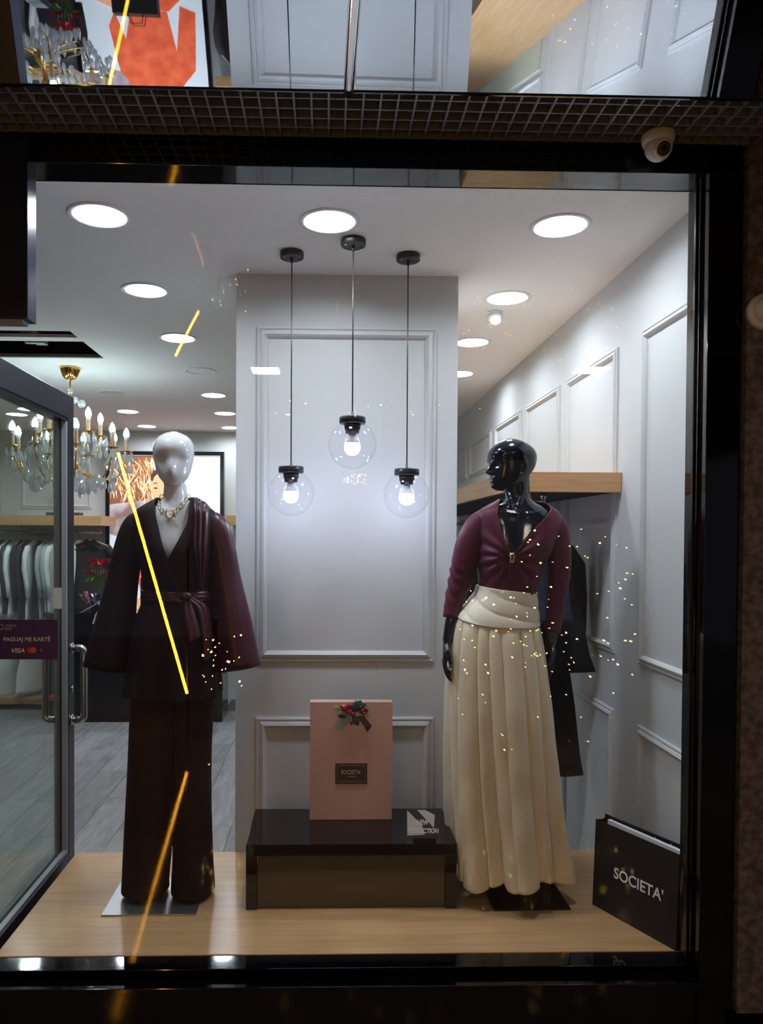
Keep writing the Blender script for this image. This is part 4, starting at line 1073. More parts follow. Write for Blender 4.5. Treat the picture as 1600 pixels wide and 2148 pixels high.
# poinsettia
pp = at(206, 1288, ky + 0.12); pz = kz
t = thing('potted_poinsettia', (pp.x, ky + 0.12, kz), 'red poinsettia in purple wrapping on the black counter', 'plant')
K = (ky + 0.12) / F_PX
def pq(px, py, dy=0.0): return Vector((pp.x + (px - 206) * K, ky + 0.12 + dy, kz + (1288 - py) * K))
MB().lathe([(0.05, 0), (0.065, 0.10), (0.068, 0.11), (0.055, 0.11)], (pp.x, ky + 0.12, kz), 20).build('pot', M['cloth_plum'], t, True)
wr = []
for (r_, z_) in ((0.07, 0.002), (0.085, 0.06), (0.12, 0.12), (0.16, 0.19)):
    wr.append([(pp.x + r_ * (1 + 0.16 * math.sin(7 * 2 * PI * j / 42 + z_ * 20)) * math.cos(2 * PI * j / 42), ky + 0.12 + r_ * (1 + 0.16 * math.sin(7 * 2 * PI * j / 42)) * math.sin(2 * PI * j / 42), kz + z_ + 0.02 * math.sin(5 * 2 * PI * j / 42) * z_ * 4) for j in range(42)])
MB().rings(wr, False, False).build('cellophane_wrap', M['cello'], t, True)
for k_ in range(5):
    MB().tube([pq(206 + (k_ - 2) * 2, 1262), pq(206 + (k_ - 2) * 5, 1230, 0.02 * math.sin(k_)), pq(206 + (k_ - 2) * 6, 1200)], 0.004, 6).build('stem', M['leaf'], t, True)
def petal(a, b, w, m_, nm):
    a, b = Vector(a), Vector(b); d = b - a
    n = d.cross(Vector((0.2, 1, 0.3))).normalized(); up_ = n.cross(d).normalized()
    vs = []
    for k_ in range(7):
        u_ = k_ / 6; ww = w * math.sin(PI * (0.05 + 0.93 * u_)) ** 0.8
        c = a + d * u_ + up_ * (0.02 * math.sin(PI * u_))
        vs += [c + n * ww, c - up_ * 0.006, c - n * ww]
    fs = [(k_ * 3 + j, k_ * 3 + j + 1, k_ * 3 + 4 + j, k_ * 3 + 3 + j) for k_ in range(6) for j in range(2)]
    n0 = len(vs); vs = vs + [v + up_ * 0.0015 for v in vs]
    mesh(nm, vs, fs + [tuple(n0 + i for i in reversed(f)) for f in fs], m_, t, True)
c_ = pq(208, 1190)
for k_ in range(13):
    a_ = k_ * 2.4; l = 0.075 + 0.07 * ((k_ * 37) % 10) / 10
    petal(c_, c_ + Vector((l * math.cos(a_), l * 0.7 * math.sin(a_), 0.045 * math.sin(k_ * 1.7) + 0.02)), 0.028, M['red_petal'], 'bract')
for (x, y) in ((178, 1203), (184, 1205), (240, 1200)):
    petal(pq(206, 1215), pq(x, y, -0.05), 0.022, M['red_petal'], 'bract')
for (x, y, dy_) in ((182, 1225, -0.06), (190, 1218, -0.1), (222, 1208, -0.06), (236, 1214, -0.03), (200, 1222, -0.12), (215, 1224, 0.05)):
    petal(pq(206, 1218), pq(x, y, dy_), 0.022, M['leaf'], 'leaf')
for (pts) in ([(216, 1264), (222, 1276), (212, 1290), (206, 1310)], [(214, 1268), (196, 1278), (180, 1287)], [(218, 1266), (226, 1262), (228, 1270)]):
    vs = []
    for (x, y) in pts: 
        v = pq(x, y, -0.15); v.y = min(v.y, ky - 0.03 if y > 1288 else v.y); vs += [v + Vector((-0.014, 0, 0)), v + Vector((0.014, 0, 0.006))]
    n0 = len(vs); fs = [(2 * i, 2 * i + 1, 2 * i + 3, 2 * i + 2) for i in range(len(pts) - 1)]
    mesh('ribbon', vs + [v + Vector((0, 0.0015, 0)) for v in vs], fs + [tuple(n0 + i for i in reversed(f)) for f in fs], M['ribbon_lilac'], t, True)
# black bag on the counter (seen in the mirror above)
q = at(338, 1286, ky + 0.2)
t = thing('paper_bag', (q.x, ky + 0.2, kz), "black paper bag with SOCIETA' lettering on the counter, seen in the mirrored soffit", 'shopping bag')
MB().box(q.x - 0.20, q.x + 0.20, ky + 0.16, ky + 0.28, kz, kz + 0.34, 0.002).build('body', M['bag'], t)
text('lettering', "SOCIETA'", 0.062, M['white_text'], t, Matrix.Translation((q.x - 0.13, ky + 0.158, kz + 0.15)) @ Matrix.Rotation(PI / 2, 4, 'X'), bold=0.0008, width=0.26, depth=0.0004)
for s in (-1, 1):
    MB().tube([(q.x - 0.07, ky + 0.22 + s * 0.05, kz + 0.335), (q.x - 0.05, ky + 0.22 + s * 0.05, kz + 0.43), (q.x + 0.05, ky + 0.22 + s * 0.05, kz + 0.43), (q.x + 0.07, ky + 0.22 + s * 0.05, kz + 0.335)], 0.004, 6).build('handle', M['bag'], t, True)
# red bauble hanging on the counter end
q = at(112, 1462, ky - 0.02)
t = thing('hanging_bauble', (q.x, ky - 0.03, q.z), 'red bauble hanging on the left end of the counter behind the door glass', 'bauble')
MB().ball((q.x, ky - 0.06, q.z), 0.035, 16, 10).build('ball', M['berry'], t, True)
MB().tube([(q.x, ky - 0.06, q.z + 0.03), (q.x, ky - 0.045, q.z + 0.13), (q.x, ky - 0.02, q.z + 0.17)], 0.002, 6).build('string', M['gold_pale'], t)

# ================================================================== MANNEQUINS
class Torso:
    """horizontal cross-sections of a body: rows of (photo y, left x, right x, half depth) read at depth Yc"""
    def __init__(s, rows, Yc):
        s.Y = Yc; s.rows = []
        for (py, xl, xr, b) in rows:
            p0, p1 = at(xl, py, Yc), at(xr, py, Yc)
            s.rows.append(((p0.z + p1.z) / 2, (p0.x + p1.x) / 2, (p1.x - p0.x) / 2, b))
        s.rows.sort()
    def row(s, z): return [interp(s.rows, z, c) for c in (1, 2, 3)]
    def pt(s, u, z, off=0.0):
        xc, a, b = s.row(z)
        e = 0.86
        su, cu = math.sin(u), math.cos(u)
        x = (a + off) * math.copysign(abs(su) ** e, su); y = -(b + off) * math.copysign(abs(cu) ** e, cu)
        return Vector((xc + x, s.Y + y, z))
    def loft(s, mb, n=40, rows=48, off=0.0):
        z0, z1 = s.rows[0][0], s.rows[-1][0]
        mb.rings([[s.pt(2 * PI * j / n, z0 + (z1 - z0) * k / rows, off) for j in range(n)] for k in range(rows + 1)])
    def front(s, px, py, off):
        """the point of the front surface that shows at photo point px, py"""
        p = at(px, py, s.Y); z = p.z
        xc, a, b = s.row(z)
        su = max(-0.995, min(0.995, (p.x - xc) / (a + off)))
        u = math.copysign(math.asin(abs(su) ** (1 / 0.86)), su)
        return s.pt(u, z, off), u

def add_head(mb, cxp, cyp, z_chin, H, f, face, wk=1.0):
    f = Vector((f[0], f[1], 0)).normalized(); sd = Vector((-f.y, f.x, 0))
    wt = [(0, .020), (.06, .036), (.16, .053), (.3, .064), (.45, .071), (.6, .076), (.74, .0755), (.86, .063), (.94, .042), (.985, .02), (1, .004)]
    ft = [(0, .060), (.05, .076), (.16, .083), (.3, .083), (.45, .084), (.56, .091), (.68, .092), (.8, .080), (.9, .057), (.96, .034), (.99, .016), (1, .004)]
    bt = [(0, -.005), (.08, .004), (.18, .040), (.3, .076), (.42, .096), (.55, .107), (.68, .109), (.8, .097), (.9, .07), (.96, .043), (.99, .02), (1, .004)]
    n, rows = 112, 110
    rr = []
    g = lambda x, s_: math.exp(-(x / s_) ** 2)
    for k in range(rows + 1):
        t_ = k / rows; w = interp(wt, t_) * wk; F = interp(ft, t_); B = interp(bt, t_)
        ring = []
        for j in range(n):
            th = 2 * PI * j / n
            c, s_ = math.cos(th), math.sin(th)
            yy = (F if c > 0 else B) * math.copysign(abs(c) ** 0.92, c); xx = w * math.copysign(abs(s_) ** 0.92, s_)
            a_ = th if th < PI else th - 2 * PI
            if c > 0:
                if face == 'full':
                    nose = 0.026 * (smoothstep(.56, .36, t_) * smoothstep(.27, .325, t_)) * g(a_, .13 + .07 * g(t_ - .34, .05))
                    yy += nose + 0.006 * g(t_ - .225, .022) * g(a_, .30) + 0.007 * g(t_ - .165, .022) * g(a_, .28) - 0.004 * g(t_ - .195, .012) * g(a_, .35)
                    yy += 0.007 * g(t_ - .07, .045) * g(a_, .35) - 0.003 * g(t_ - .125, .02) * g(a_, .4)
                    yy += 0.005 * g(t_ - .555, .03) * g(abs(a_) - .4, .3)
                    yy -= 0.013 * g(t_ - .48, .042) * g(abs(a_) - .42, .2)
                    yy += 0.0065 * g(t_ - .475, .022) * g(abs(a_) - .43, .13)
                else:
                    yy += 0.019 * (smoothstep(.60, .30, t_) * smoothstep(.08, .24, t_)) * g(a_, .22)
                    yy -= 0.006 * g(t_ - .46, .11) * g(abs(a_) - .50, .26)
            ring.append(Vector((cxp, cyp, z_chin + t_ * H)) + f * yy + sd * xx)
        rr.append(ring)
    mb.rings(rr)
    if face == 'full':
        for s in (-1, 1):
            c = Vector((cxp, cyp, z_chin + 0.44 * H)) - f * 0.012 + sd * (s * 0.069 * wk)
            pts = []
            for k in range(15):
                a_ = -2.1 + 4.5 * k / 14
                pts.append(c + f * (-0.017 * math.cos(a_) * 0.9) + Vector((0, 0, 0.031 * math.sin(a_))) + sd * (s * (0.004 + 0.004 * math.cos(a_))))
            mb.tube(pts, [0.003 + 0.0022 * math.sin(PI * min(1, k / 13)) for k in range(15)], 8)
            mb.tube([c + f * 0.008 + Vector((0, 0, -0.006)), c + f * 0.003 + Vector((0, 0, 0.006))], 0.005, 8)

def add_hand(mb, wrist, direction, palm_n, L=0.17, side=1, curl=0.35):
    """palm, four fingers of unequal length and a thumb, as one lump of geometry to be fused with the arm"""
    d = Vector(direction).normalized(); n = Vector(palm_n); n = (n - d * n.dot(d)).normalized(); a = d.cross(n) * side
    w = Vector(wrist); pl = L * 0.5
    mb.rings([[w + d * (pl * u) + a * (hw * math.cos(2 * PI * j / 14)) + n * (ht * math.sin(2 * PI * j / 14)) for j in range(14)]
              for (u, hw, ht) in ((-0.25, .022, .019), (0.0, .024, .017), (.3, .032, .015), (.7, .037, .013), (1.0, .035, .011), (1.12, .026, .006))])
    for i, (off, ln) in enumerate(((.028, .76), (.0095, .88), (-.0095, .83), (-.027, .66))):
        base = w + d * pl * 0.92 + a * off; fl = L * 0.55 * ln
        pts = [base]; cur = base; dirv = d + a * off * 1.2
        for s in range(4):
            ang = curl * (0.5 + 0.55 * s) * (1 + 0.12 * i)
            v = (dirv.normalized() * math.cos(ang) + n * math.sin(ang))
            cur = cur + v * (fl / 4); pts.append(cur)
        mb.tube(pts, [.0088, .0088, .0082, .0074, .0052], 10)
    b = w + d * pl * 0.22 + a * 0.024
    mb.tube([b, b + d * .02 + a * .018 + n * .006, b + d * .045 + a * .026 + n * .016, b + d * .066 + a * .026 + n * .024], [.012, .0105, .0092, .006], 10)

def limb(mb, pts, n=16, flat=0.9):
    """pts: (x, y, z, r)"""
    mb.tube([p[:3] for p in pts], [p[3] for p in pts], n, flat=flat)

def solid(o, th=0.003):
    m_ = o.modifiers.new('thickness', 'SOLIDIFY'); m_.thickness = th; m_.offset = 0; return o

def sheet(name, fn, nu, nv, mt, parent, th=0.0025, closed=False):
    vs = [fn(i / (nu - (0 if closed else 1)), j / (nv - 1)) for j in range(nv) for i in range(nu)]
    fs = []
    for j in range(nv - 1):
        for i in range(nu if closed else nu - 1):
            k = (i + 1) % nu
            fs.append((j * nu + i, j * nu + k, (j + 1) * nu + k, (j + 1) * nu + i))
    o = mesh(name, vs, fs, mt, parent, True)
    return solid(o, th)

def sleeve(name, pts, mt, parent, Yc, wr=0.0, fl=0.9, nf=7):
    """pts: photo x, photo y, radius in photo px, depth offset"""
    k = Yc / F_PX
    P = [(at(x, y, Yc + dy), r * k) for (x, y, r, dy) in pts]
    N_ = 40; path = []
    tab = [(i,) + tuple(p[0]) + (p[1],) for i, p in enumerate(P)]
    for i in range(N_ + 1):
        u = i / N_ * (len(P) - 1); path.append([interp(tab, u, c) for c in (1, 2, 3, 4)])
    rr = []; ref = Vector((1, 0, 0)); n = 40
    for i, q in enumerate(path):
        a, b = path[max(i - 1, 0)], path[min(i + 1, N_)]
        t_ = (Vector(b[:3]) - Vector(a[:3])).normalized()
        n1 = (ref - t_ * ref.dot(t_)).normalized(); n2 = t_.cross(n1); u = i / N_
        ring = []
        for j in range(n):
            g_ = 2 * PI * j / n
            r_ = q[3] * (1 + 0.05 * u * math.sin(nf * g_ + 3 * u) + wr * math.sin(u * 62 + 2.2 * math.sin(g_ * 2 + 1)) * smoothstep(.45, .62, u) * smoothstep(.95, .78, u))
            ring.append(Vector(q[:3]) + n1 * (r_ * math.cos(g_)) + n2 * (r_ * fl * math.sin(g_)))
        rr.append(ring)
    o = MB().rings(rr, True, False).build(name, mt, parent, True)
    return solid(o, 0.003)

# ------------------------------------------------------------------ white mannequin in the maroon wrap suit
YC = 2.90
kw = YC / F_PX
base = at(350, 1890, YC)
W = thing('mannequin', (base.x, YC, PLAT), 'white glossy mannequin in a dark maroon wrap jacket and wide trousers', 'mannequin')
q0, q1 = at_z(211, 1920, PLAT + 0.006), at_z(411, 1917, PLAT + 0.006)
MB().box(q0.x, q1.x, (q0.y + q1.y) / 2, (q0.y + q1.y) / 2 + 0.30, PLAT, PLAT + 0.006, 0.001).build('base_plate', M['plate'], W)

bt = Torso([(1015, 345, 390, .046), (1030, 344, 391, .047), (1048, 341, 396, .050), (1058, 330, 408, .058), (1070, 302, 434, .070), (1082, 288, 448, .080), (1110, 292, 443, .092),
            (1150, 302, 434, .106), (1195, 310, 427, .095), (1243, 317, 421, .080), (1290, 303, 434, .098), (1340, 288, 448, .112), (1390, 286, 450, .110), (1430, 300, 436, .09)], YC)
mb = MB(); bt.loft(mb)
# bust
for sx in (-1, 1):
    c = bt.pt(0, at(366, 1152, YC).z, 0); mb.ball((c.x + sx * 0.052, YC - 0.050, c.z), 0.056, 20, 14)
hc = at(364.5, 1019, YC)
add_head(mb, hc.x, YC - 0.005, hc.z - 0.002, 0.212, (0.10, -1.0), 'egg', 1.03)
def wpt(x, y, dy, r): p = at(x, y, YC + dy); return (p.x, p.y, p.z, r * kw)
limb(mb, [wpt(296, 1084, 0, 20), wpt(284, 1110, 0, 24), wpt(268, 1160, 0, 22), wpt(256, 1225, 0.01, 19), wpt(246, 1300, 0, 15.5), wpt(241, 1335, 0, 12)])
limb(mb, [wpt(440, 1084, 0, 20), wpt(452, 1110, 0, 24), wpt(464, 1160, 0, 22), wpt(474, 1225, 0.01, 19), wpt(482, 1300, 0, 15.5), wpt(486, 1335, 0, 12)])
wl, wr_ = at(241, 1334, YC), at(486, 1338, YC)
add_hand(mb, wl, (-0.10, 0.0, -1), (1, -0.2, 0), 0.15, 1)
add_hand(mb, wr_, (-0.02, 0.0, -1), (-1, -0.2, 0), 0.165, -1)
for (xa, xb) in ((326, 306), (406, 404)):
    limb(mb, [wpt(xa, 1405, 0, 38), wpt(xa, 1480, 0, 36), wpt((xa + xb) / 2, 1600, -0.01, 27), wpt(xb, 1700, 0.01, 25), wpt(xb, 1820, 0.02, 16), wpt(xb, 1862, 0.02, 16)])
remesh(mb, 'body', M['white_gloss'], W, 0.0045, 6)

# trousers
def leg(rows, b):
    r_ = []
    n = 36
    for (py, xl, xr) in rows: r_.append((at(xl, py, YC).z, at((xl + xr) / 2, py, YC).x, (xr - xl) / 2 * kw))
    r_.sort(); z0, z1 = r_[0][0], r_[-1][0]
    rings = []
    for k in range(50):
        z = z0 + (z1 - z0) * k / 49; xc = interp(r_, z, 1); a = interp(r_, z, 2); lo = smoothstep(1.0, 0.45, z)
        rings.append([Vector((xc + a * math.copysign(abs(math.sin(g_)) ** .85, math.sin(g_)) * (1 + 0.03 * lo * math.sin(5 * g_)),
                              YC - b * (1 + 0.15 * lo) * math.copysign(abs(math.cos(g_)) ** .85, math.cos(g_)) * (1 + 0.06 * lo * math.sin(3 * g_ + 1)) + 0.02, z)) for g_ in [2 * PI * j / n for j in range(n)]])
    return rings
mb = MB()
mb.rings(leg([(1250, 310, 380), (1330, 290, 385), (1420, 274, 380), (1500, 271, 372), (1600, 267, 367), (1700, 262, 362), (1740, 260, 359), (1810, 257, 354), (1855, 255, 350), (1868, 254, 351)], .088))
mb.rings(leg([(1250, 360, 430), (1330, 352, 444), (1420, 352, 449), (1500, 356, 445), (1600, 357, 441), (1700, 359, 441), (1740, 361.5, 442), (1810, 361, 444), (1855, 358, 447), (1870, 358, 448)], .088))
tro = remesh(mb, 'trousers', M['trouser'], W, 0.005, 5)

# jacket
jt = Torso([(1040, 338, 400, .060), (1048, 331, 407, .066), (1060, 310, 428, .076), (1074, 288, 448, .088), (1095, 282, 452, .100), (1130, 288, 448, .120), (1155, 292, 446, .128), (1200, 302, 441, .114), (1238, 307, 438, .098), (1252, 306, 439, .099),
            (1290, 292, 446, .118), (1340, 280, 452, .130), (1400, 272, 456, .138), (1452, 266, 459, .142), (1470, 264, 460, .142)], YC)
ntab = [(-PI, 1043), (-1.35, 1045), (-.9, 1052), (-.62, 1062), (-.36, 1088), (-.16, 1128), (0.0, 1170), (.14, 1148), (.34, 1120), (.50, 1098), (.62, 1076), (.9, 1052), (1.35, 1044), (PI, 1043)]
def jacket(u, v):
    a = -PI + 2 * PI * u
    ztop = at(366, interp(ntab, a), YC).z; zbot = at(366, 1455 + 3 * math.sin(3 * a), YC).z
    z = zbot + (ztop - zbot) * v
    low = smoothstep(1.58, 1.25, z); mid = math.exp(-((z - 1.66) / 0.09) ** 2)
    fold = 0.010 * low * math.sin(8 * a + 1.2 * math.sin(a * 3)) + 0.0035 * mid * math.sin(22 * a + 30 * z) + 0.004 * math.exp(-((z - 1.80) / 0.07) ** 2) * math.sin(7 * a + 26 * z)
    return jt.pt(a, z, 0.004 + fold)
jk = sheet('wrap_jacket', jacket, 140, 90, M['maroon_dark'], W, 0.003, True)
sleeve('sleeve', [(304, 1092, 18, 0), (286, 1104, 27, 0), (270, 1150, 29, 0), (257, 1220, 31, 0), (243, 1300, 38, -.01), (226, 1402, 47, -.02)], M['maroon_dark'], jk, YC, fl=0.95, nf=4)
sleeve('sleeve', [(432, 1092, 18, 0), (450, 1104, 27, 0), (464, 1150, 28, 0), (474, 1220, 31, 0), (486, 1300, 38, -.01), (501, 1402, 44, -.02)], M['maroon_satin'], jk, YC, fl=0.95, nf=4)  # lit sleeve: the lighter satin colour stands in for light on this side
def strip(name, inner, outer, mt, off, parent, ridge=0.0, nr=3):
    n = len(inner)
    ti = [(i, p[0], p[1]) for i, p in enumerate(inner)]; to = [(i, p[0], p[1]) for i, p in enumerate(outer)]
    def fn(u, v):
        i = v * (n - 1)
        xi, yi = interp(ti, i, 1), interp(ti, i, 2); xo, yo = interp(to, i, 1), interp(to, i, 2)
        x, y = xi + (xo - xi) * u, yi + (yo - yi) * u
        return jt.front(x, y, off + 0.004 * math.sin(PI * u) + ridge * math.sin(u * PI * nr) ** 2)[0]
    return sheet(name, fn, 18, 40, mt, parent, 0.0025)
strip('lapel', [(330, 1044), (336, 1072), (345, 1102), (356, 1138), (368, 1172), (384, 1205), (398, 1232)], [(316, 1046), (286, 1064), (300, 1094), (322, 1129), (338, 1170), (358, 1208), (384, 1238)], M['maroon_dark'], 0.009, jk)
strip('lapel', [(404, 1044), (405, 1066), (404, 1092), (398, 1110), (384, 1140), (372, 1162), (364, 1178)], [(416, 1046), (420, 1070), (424, 1100), (420, 1130), (408, 1162), (394, 1190), (380, 1215)], M['maroon_dark'], 0.008, jk)
strip('satin_drape', [(409, 1043), (413, 1066), (415, 1092), (416, 1130), (420, 1165), (424, 1195), (424, 1228)], [(440, 1052), (443, 1078), (444, 1104), (443, 1140), (441, 1170), (437, 1200), (431, 1232)], M['maroon_satin'], 0.014, jk, 0.012, 3)
# sash, knot and tails
def sash(u, v):
    a = -PI + 2 * PI * u; z = at(366, 1257 - 20 * v, YC).z
    return jt.pt(a, z, 0.012 + 0.004 * math.sin(PI * v) + 0.0018 * math.sin(v * 16 + a * 2))
sh = sheet('sash', sash, 90, 12, M['maroon_satin'], jk, 0.003, True)
kp = jt.front(401, 1246, 0.026)[0]
MB().ball((0, 0, 0), 1, 18, 12).xf(Matrix.Translation(kp) @ Matrix.Diagonal((0.024, 0.016, 0.019, 1))).build('knot', M['maroon_satin'], sh, True)
for (inn, out) in (([(396, 1250), (398, 1280), (404, 1310), (410, 1338)], [(412, 1252), (420, 1280), (428, 1305), (432, 1326)]), ([(404, 1250), (424, 1275), (434, 1330), (438, 1380)], [(416, 1248), (442, 1270), (450, 1325), (452, 1372)]), ([(380, 1240), (392, 1236), (404, 1240)], [(382, 1258), (392, 1262), (404, 1256)])):
    strip('sash_tail', inn, out, M['maroon_satin'], 0.022, sh, 0.004, 2)

# gold chain necklace
t = thing('necklace', at(366, 1060, YC - 0.06), 'chunky gold chain necklace with ring clasp on the white mannequin', 'necklace')
LK = [(336, 1042), (336.5, 1050), (339, 1058), (343, 1065.5), (348.5, 1072), (355, 1076.5), (375.5, 1074), (381.5, 1069), (387, 1063), (391.5, 1056), (394.5, 1048.5), (396, 1041)]
lk = MB(); 
pts = [(0.0072 * math.cos(2 * PI * k / 16), 0.0086 * math.sin(2 * PI * k / 16) , 0) for k in range(17)]
lk.tube(pts, 0.0017, 6, cap=False)
link_me = bpy.data.meshes.new('chain_link'); link_me.from_pydata([tuple(v) for v in lk.v], [], lk.f); link_me.materials.append(M['gold_pale']); link_me.polygons.foreach_set('use_smooth', [True] * len(link_me.polygons))
for i, (x, y) in enumerate(LK):
    p = bt.front(x, y, 0.006)[0]
    nx = LK[min(i + 1, len(LK) - 1)]; pv = LK[max(i - 1, 0)]
    ang = math.atan2(-(nx[1] - pv[1]), nx[0] - pv[0])
    inst('chain_link', link_me, p, (PI / 2 + (0.75 if i % 2 else -0.2), ang * 0 + (0.5 if i % 2 else 0), 0), t)
rp = bt.front(365.5, 1080, 0.007)[0]
MB().tube([(rp.x + 0.0155 * math.cos(2 * PI * k / 24), rp.y - 0.002 - 0.12 * 0.0155 * math.sin(2 * PI * k / 24), rp.z + 0.0155 * math.sin(2 * PI * k / 24)) for k in range(25)], 0.0023, 8, cap=False).build('ring_clasp', M['gold'], t, True)
MB().tube([(rp.x - 0.012, rp.y - 0.006, rp.z + 0.020), (rp.x + 0.024, rp.y - 0.006, rp.z - 0.012)], 0.0018, 8).build('toggle_bar', M['gold'], t, True)

# ------------------------------------------------------------------ black mannequin in burgundy top and cream skirt
YB = 2.93
kb = YB / F_PX
base = at(1080, 1880, YB)
B_ = thing('mannequin', (base.x, YB, PLAT), 'black glossy mannequin in a burgundy top and long cream skirt', 'mannequin')
q0, q1 = at_z(1035, 1907, PLAT + 0.006), at_z(1198, 1907, PLAT + 0.006)
MB().box(q0.x, q1.x, (q0.y + q1.y) / 2, (q0.y + q1.y) / 2 + 0.28, PLAT, PLAT + 0.006, 0.001).build('base_plate', M['plate_dark'], B_)
bt2 = Torso([(1012, 1058, 1106, .048), (1030, 1060, 1107, .050), (1048, 1060, 1112, .053), (1058, 1048, 1126, .060), (1068, 1022, 1150, .070), (1080, 1006, 1166, .080), (1110, 1008, 1164, .092),
             (1155, 1012, 1144, .104), (1198, 1012, 1126, .094), (1240, 1014, 1112, .080), (1290, 985, 1112, .098), (1340, 968, 1116, .108), (1390, 966, 1118, .108), (1430, 975, 1110, .09)], YB)
mb = MB(); bt2.loft(mb)
cz = at(1066, 1152, YB)
for px in (1036, 1096):
    c = at(px, 1152, YB); mb.ball((c.x, YB - 0.046, c.z), 0.047, 20, 14)
# collar bones
c0_, c1_, c2_, c3_ = bt2.front(1030, 1072, 0)[0], bt2.front(1075, 1080, 0)[0], bt2.front(1092, 1080, 0)[0], bt2.front(1150, 1072, 0)[0]
mb.tube([c0_, (c0_ + c1_) / 2 + Vector((0, -0.004, -0.002)), c1_], [.004, .008, .007], 10); mb.tube([c2_, (c3_ + c2_) / 2 + Vector((0, -0.004, -0.002)), c3_], [.007, .008, .004], 10)
hc = at(1069, 1029, YB)
add_head(mb, hc.x, YB - 0.004, hc.z - 0.002, 0.208, (-0.96, -0.28), 'full', 1.0)
nk0, nk1, nk2 = at(1088, 1062, YB), at(1084, 1035, YB), at(1079, 1000, YB)
limb(mb, [(nk0.x, YB, nk0.z, .056), (nk1.x + .004, YB, nk1.z, .048), (nk2.x + .006, YB, nk2.z, .052)])
# neck tendons
for (xa, xb) in ((1058, 1076), (1100, 1082)):
    pa, pb = at(xa, 1018, YB - 0.035), at(xb, 1078, YB - 0.068)
    mb.tube([pa, (pa + pb) / 2 + Vector((0, -0.004, 0)), pb], [.006, .0075, .006], 10)
def bpt(x, y, dy, r): p = at(x, y, YB + dy); return (p.x, p.y, p.z, r * kb)
limb(mb, [bpt(1012, 1082, 0, 19), bpt(999, 1110, 0, 22), bpt(982, 1160, 0, 19), bpt(970, 1215, .01, 17), bpt(956, 1265, 0, 15), bpt(945, 1310, -.02, 13), bpt(939, 1345, -.03, 11.5)])
limb(mb, [bpt(1158, 1086, 0, 19), bpt(1168, 1112, 0, 22), bpt(1172, 1165, 0, 19), bpt(1171, 1222, .01, 17), bpt(1164, 1275, .0, 15), bpt(1158, 1325, -.005, 12.5), bpt(1154, 1352, -.01, 11)])
add_hand(mb, at(938, 1346, YB - .03), (-0.14, -0.10, -1), (1, -0.15, 0), 0.17, 1, 0.30)
add_hand(mb, at(1154, 1350, YB - .01), (-0.08, -0.05, -1), (-1, -0.15, 0), 0.17, -1, 0.22)
for (xa, xb) in ((1010, 1040), (1078, 1098)):
    limb(mb, [bpt(xa, 1405, 0, 36), bpt(xa, 1480, 0, 34), bpt((xa + xb) / 2, 1600, -.01, 26), bpt(xb, 1700, .01, 24), bpt(xb, 1830, .02, 15), bpt(xb, 1864, .02, 16)])
remesh(mb, 'body', M['black_body'], B_, 0.0038, 3)

tt = Torso([(1040, 1050, 1122, .058), (1050, 1044, 1132, .064), (1062, 1022, 1152, .074), (1074, 1004, 1168, .084), (1095, 1000, 1172, .096), (1125, 1002, 1164, .110), (1158, 1003, 1150, .118), (1180, 1003, 1138, .112), (1210, 1006, 1128, .100), (1245, 1006, 1120, .092), (1275, 995, 1122, .096)], YB)
ntab2 = [(-PI, 1046), (-1.3, 1049), (-.95, 1056), (-.62, 1072), (-.50, 1110), (-.36, 1140), (-.26, 1158), (-.20, 1165), (-.12, 1158), (0.0, 1138), (.16, 1112), (.34, 1096), (.60, 1078), (.9, 1066), (1.3, 1055), (PI, 1046)]
BR = (1057, 1166)
def blouse(u, v):
    a = -PI + 2 * PI * u
    ztop = at(1080, interp(ntab2, a), YB).z; zbot = at(1060, 1262, YB).z
    z = zbot + (ztop - zbot) * v
    p = tt.pt(a, z, 0.003)
    if abs(a) < 1.5:
        px_ = PPX - 38 + p.x / YB * F_PX; py_ = 1125 + (CAM_Z - z) / YB * F_PX
        dx, dy = px_ - BR[0], py_ - BR[1]; r = math.hypot(dx, dy); g_ = math.atan2(dy, dx)
        amp = 0.0075 * math.exp(-r / 62.0) * smoothstep(3, 14, r)
        f = amp * math.sin(13 * g_ + 0.02 * r) - 0.012 * math.exp(-(r / 16.0) ** 2)
        f += 0.004 * smoothstep(1190, 1230, py_) * math.sin(dx * 0.22 + dy * 0.05)
        p = tt.pt(a, z, 0.003 + f)
    return p
bl = sheet('blouse', blouse, 190, 110, M['burgundy'], B_, 0.0025, True)
sleeve('sleeve', [(1026, 1088, 16, 0), (1006, 1098, 25, 0), (986, 1135, 28, 0), (974, 1180, 27, 0), (965, 1215, 24, .005), (953, 1258, 19.5, 0), (946, 1296, 16.5, -.01)], M['burgundy'], bl, YB, wr=0.085, nf=3)
sleeve('sleeve', [(1146, 1092, 16, 0), (1162, 1102, 25, 0), (1170, 1140, 25.5, 0), (1172, 1185, 24, 0), (1169, 1230, 22, .005), (1163, 1285, 18, 0), (1158, 1326, 15.5, -.005)], M['burgundy'], bl, YB, wr=0.03, nf=3)
bq = tt.front(BR[0], BR[1], 0.004)[0]
for sx in (-1, 1):
    MB().tube([(bq.x + sx * 0.0045, bq.y - 0.004, bq.z + 0.014), (bq.x + sx * 0.006, bq.y - 0.010, bq.z), (bq.x + sx * 0.0042, bq.y - 0.006, bq.z - 0.022)], [0.0045, 0.0055, 0.004], 10).build('gold_clasp', M['gold_pale'], bl, True)
MB().tube([(bq.x - 0.010, bq.y - 0.008, bq.z + 0.008), (bq.x, bq.y - 0.013, bq.z + 0.010), (bq.x + 0.010, bq.y - 0.008, bq.z + 0.008)], 0.003, 8).build('gold_clasp', M['gold_pale'], bl, True)

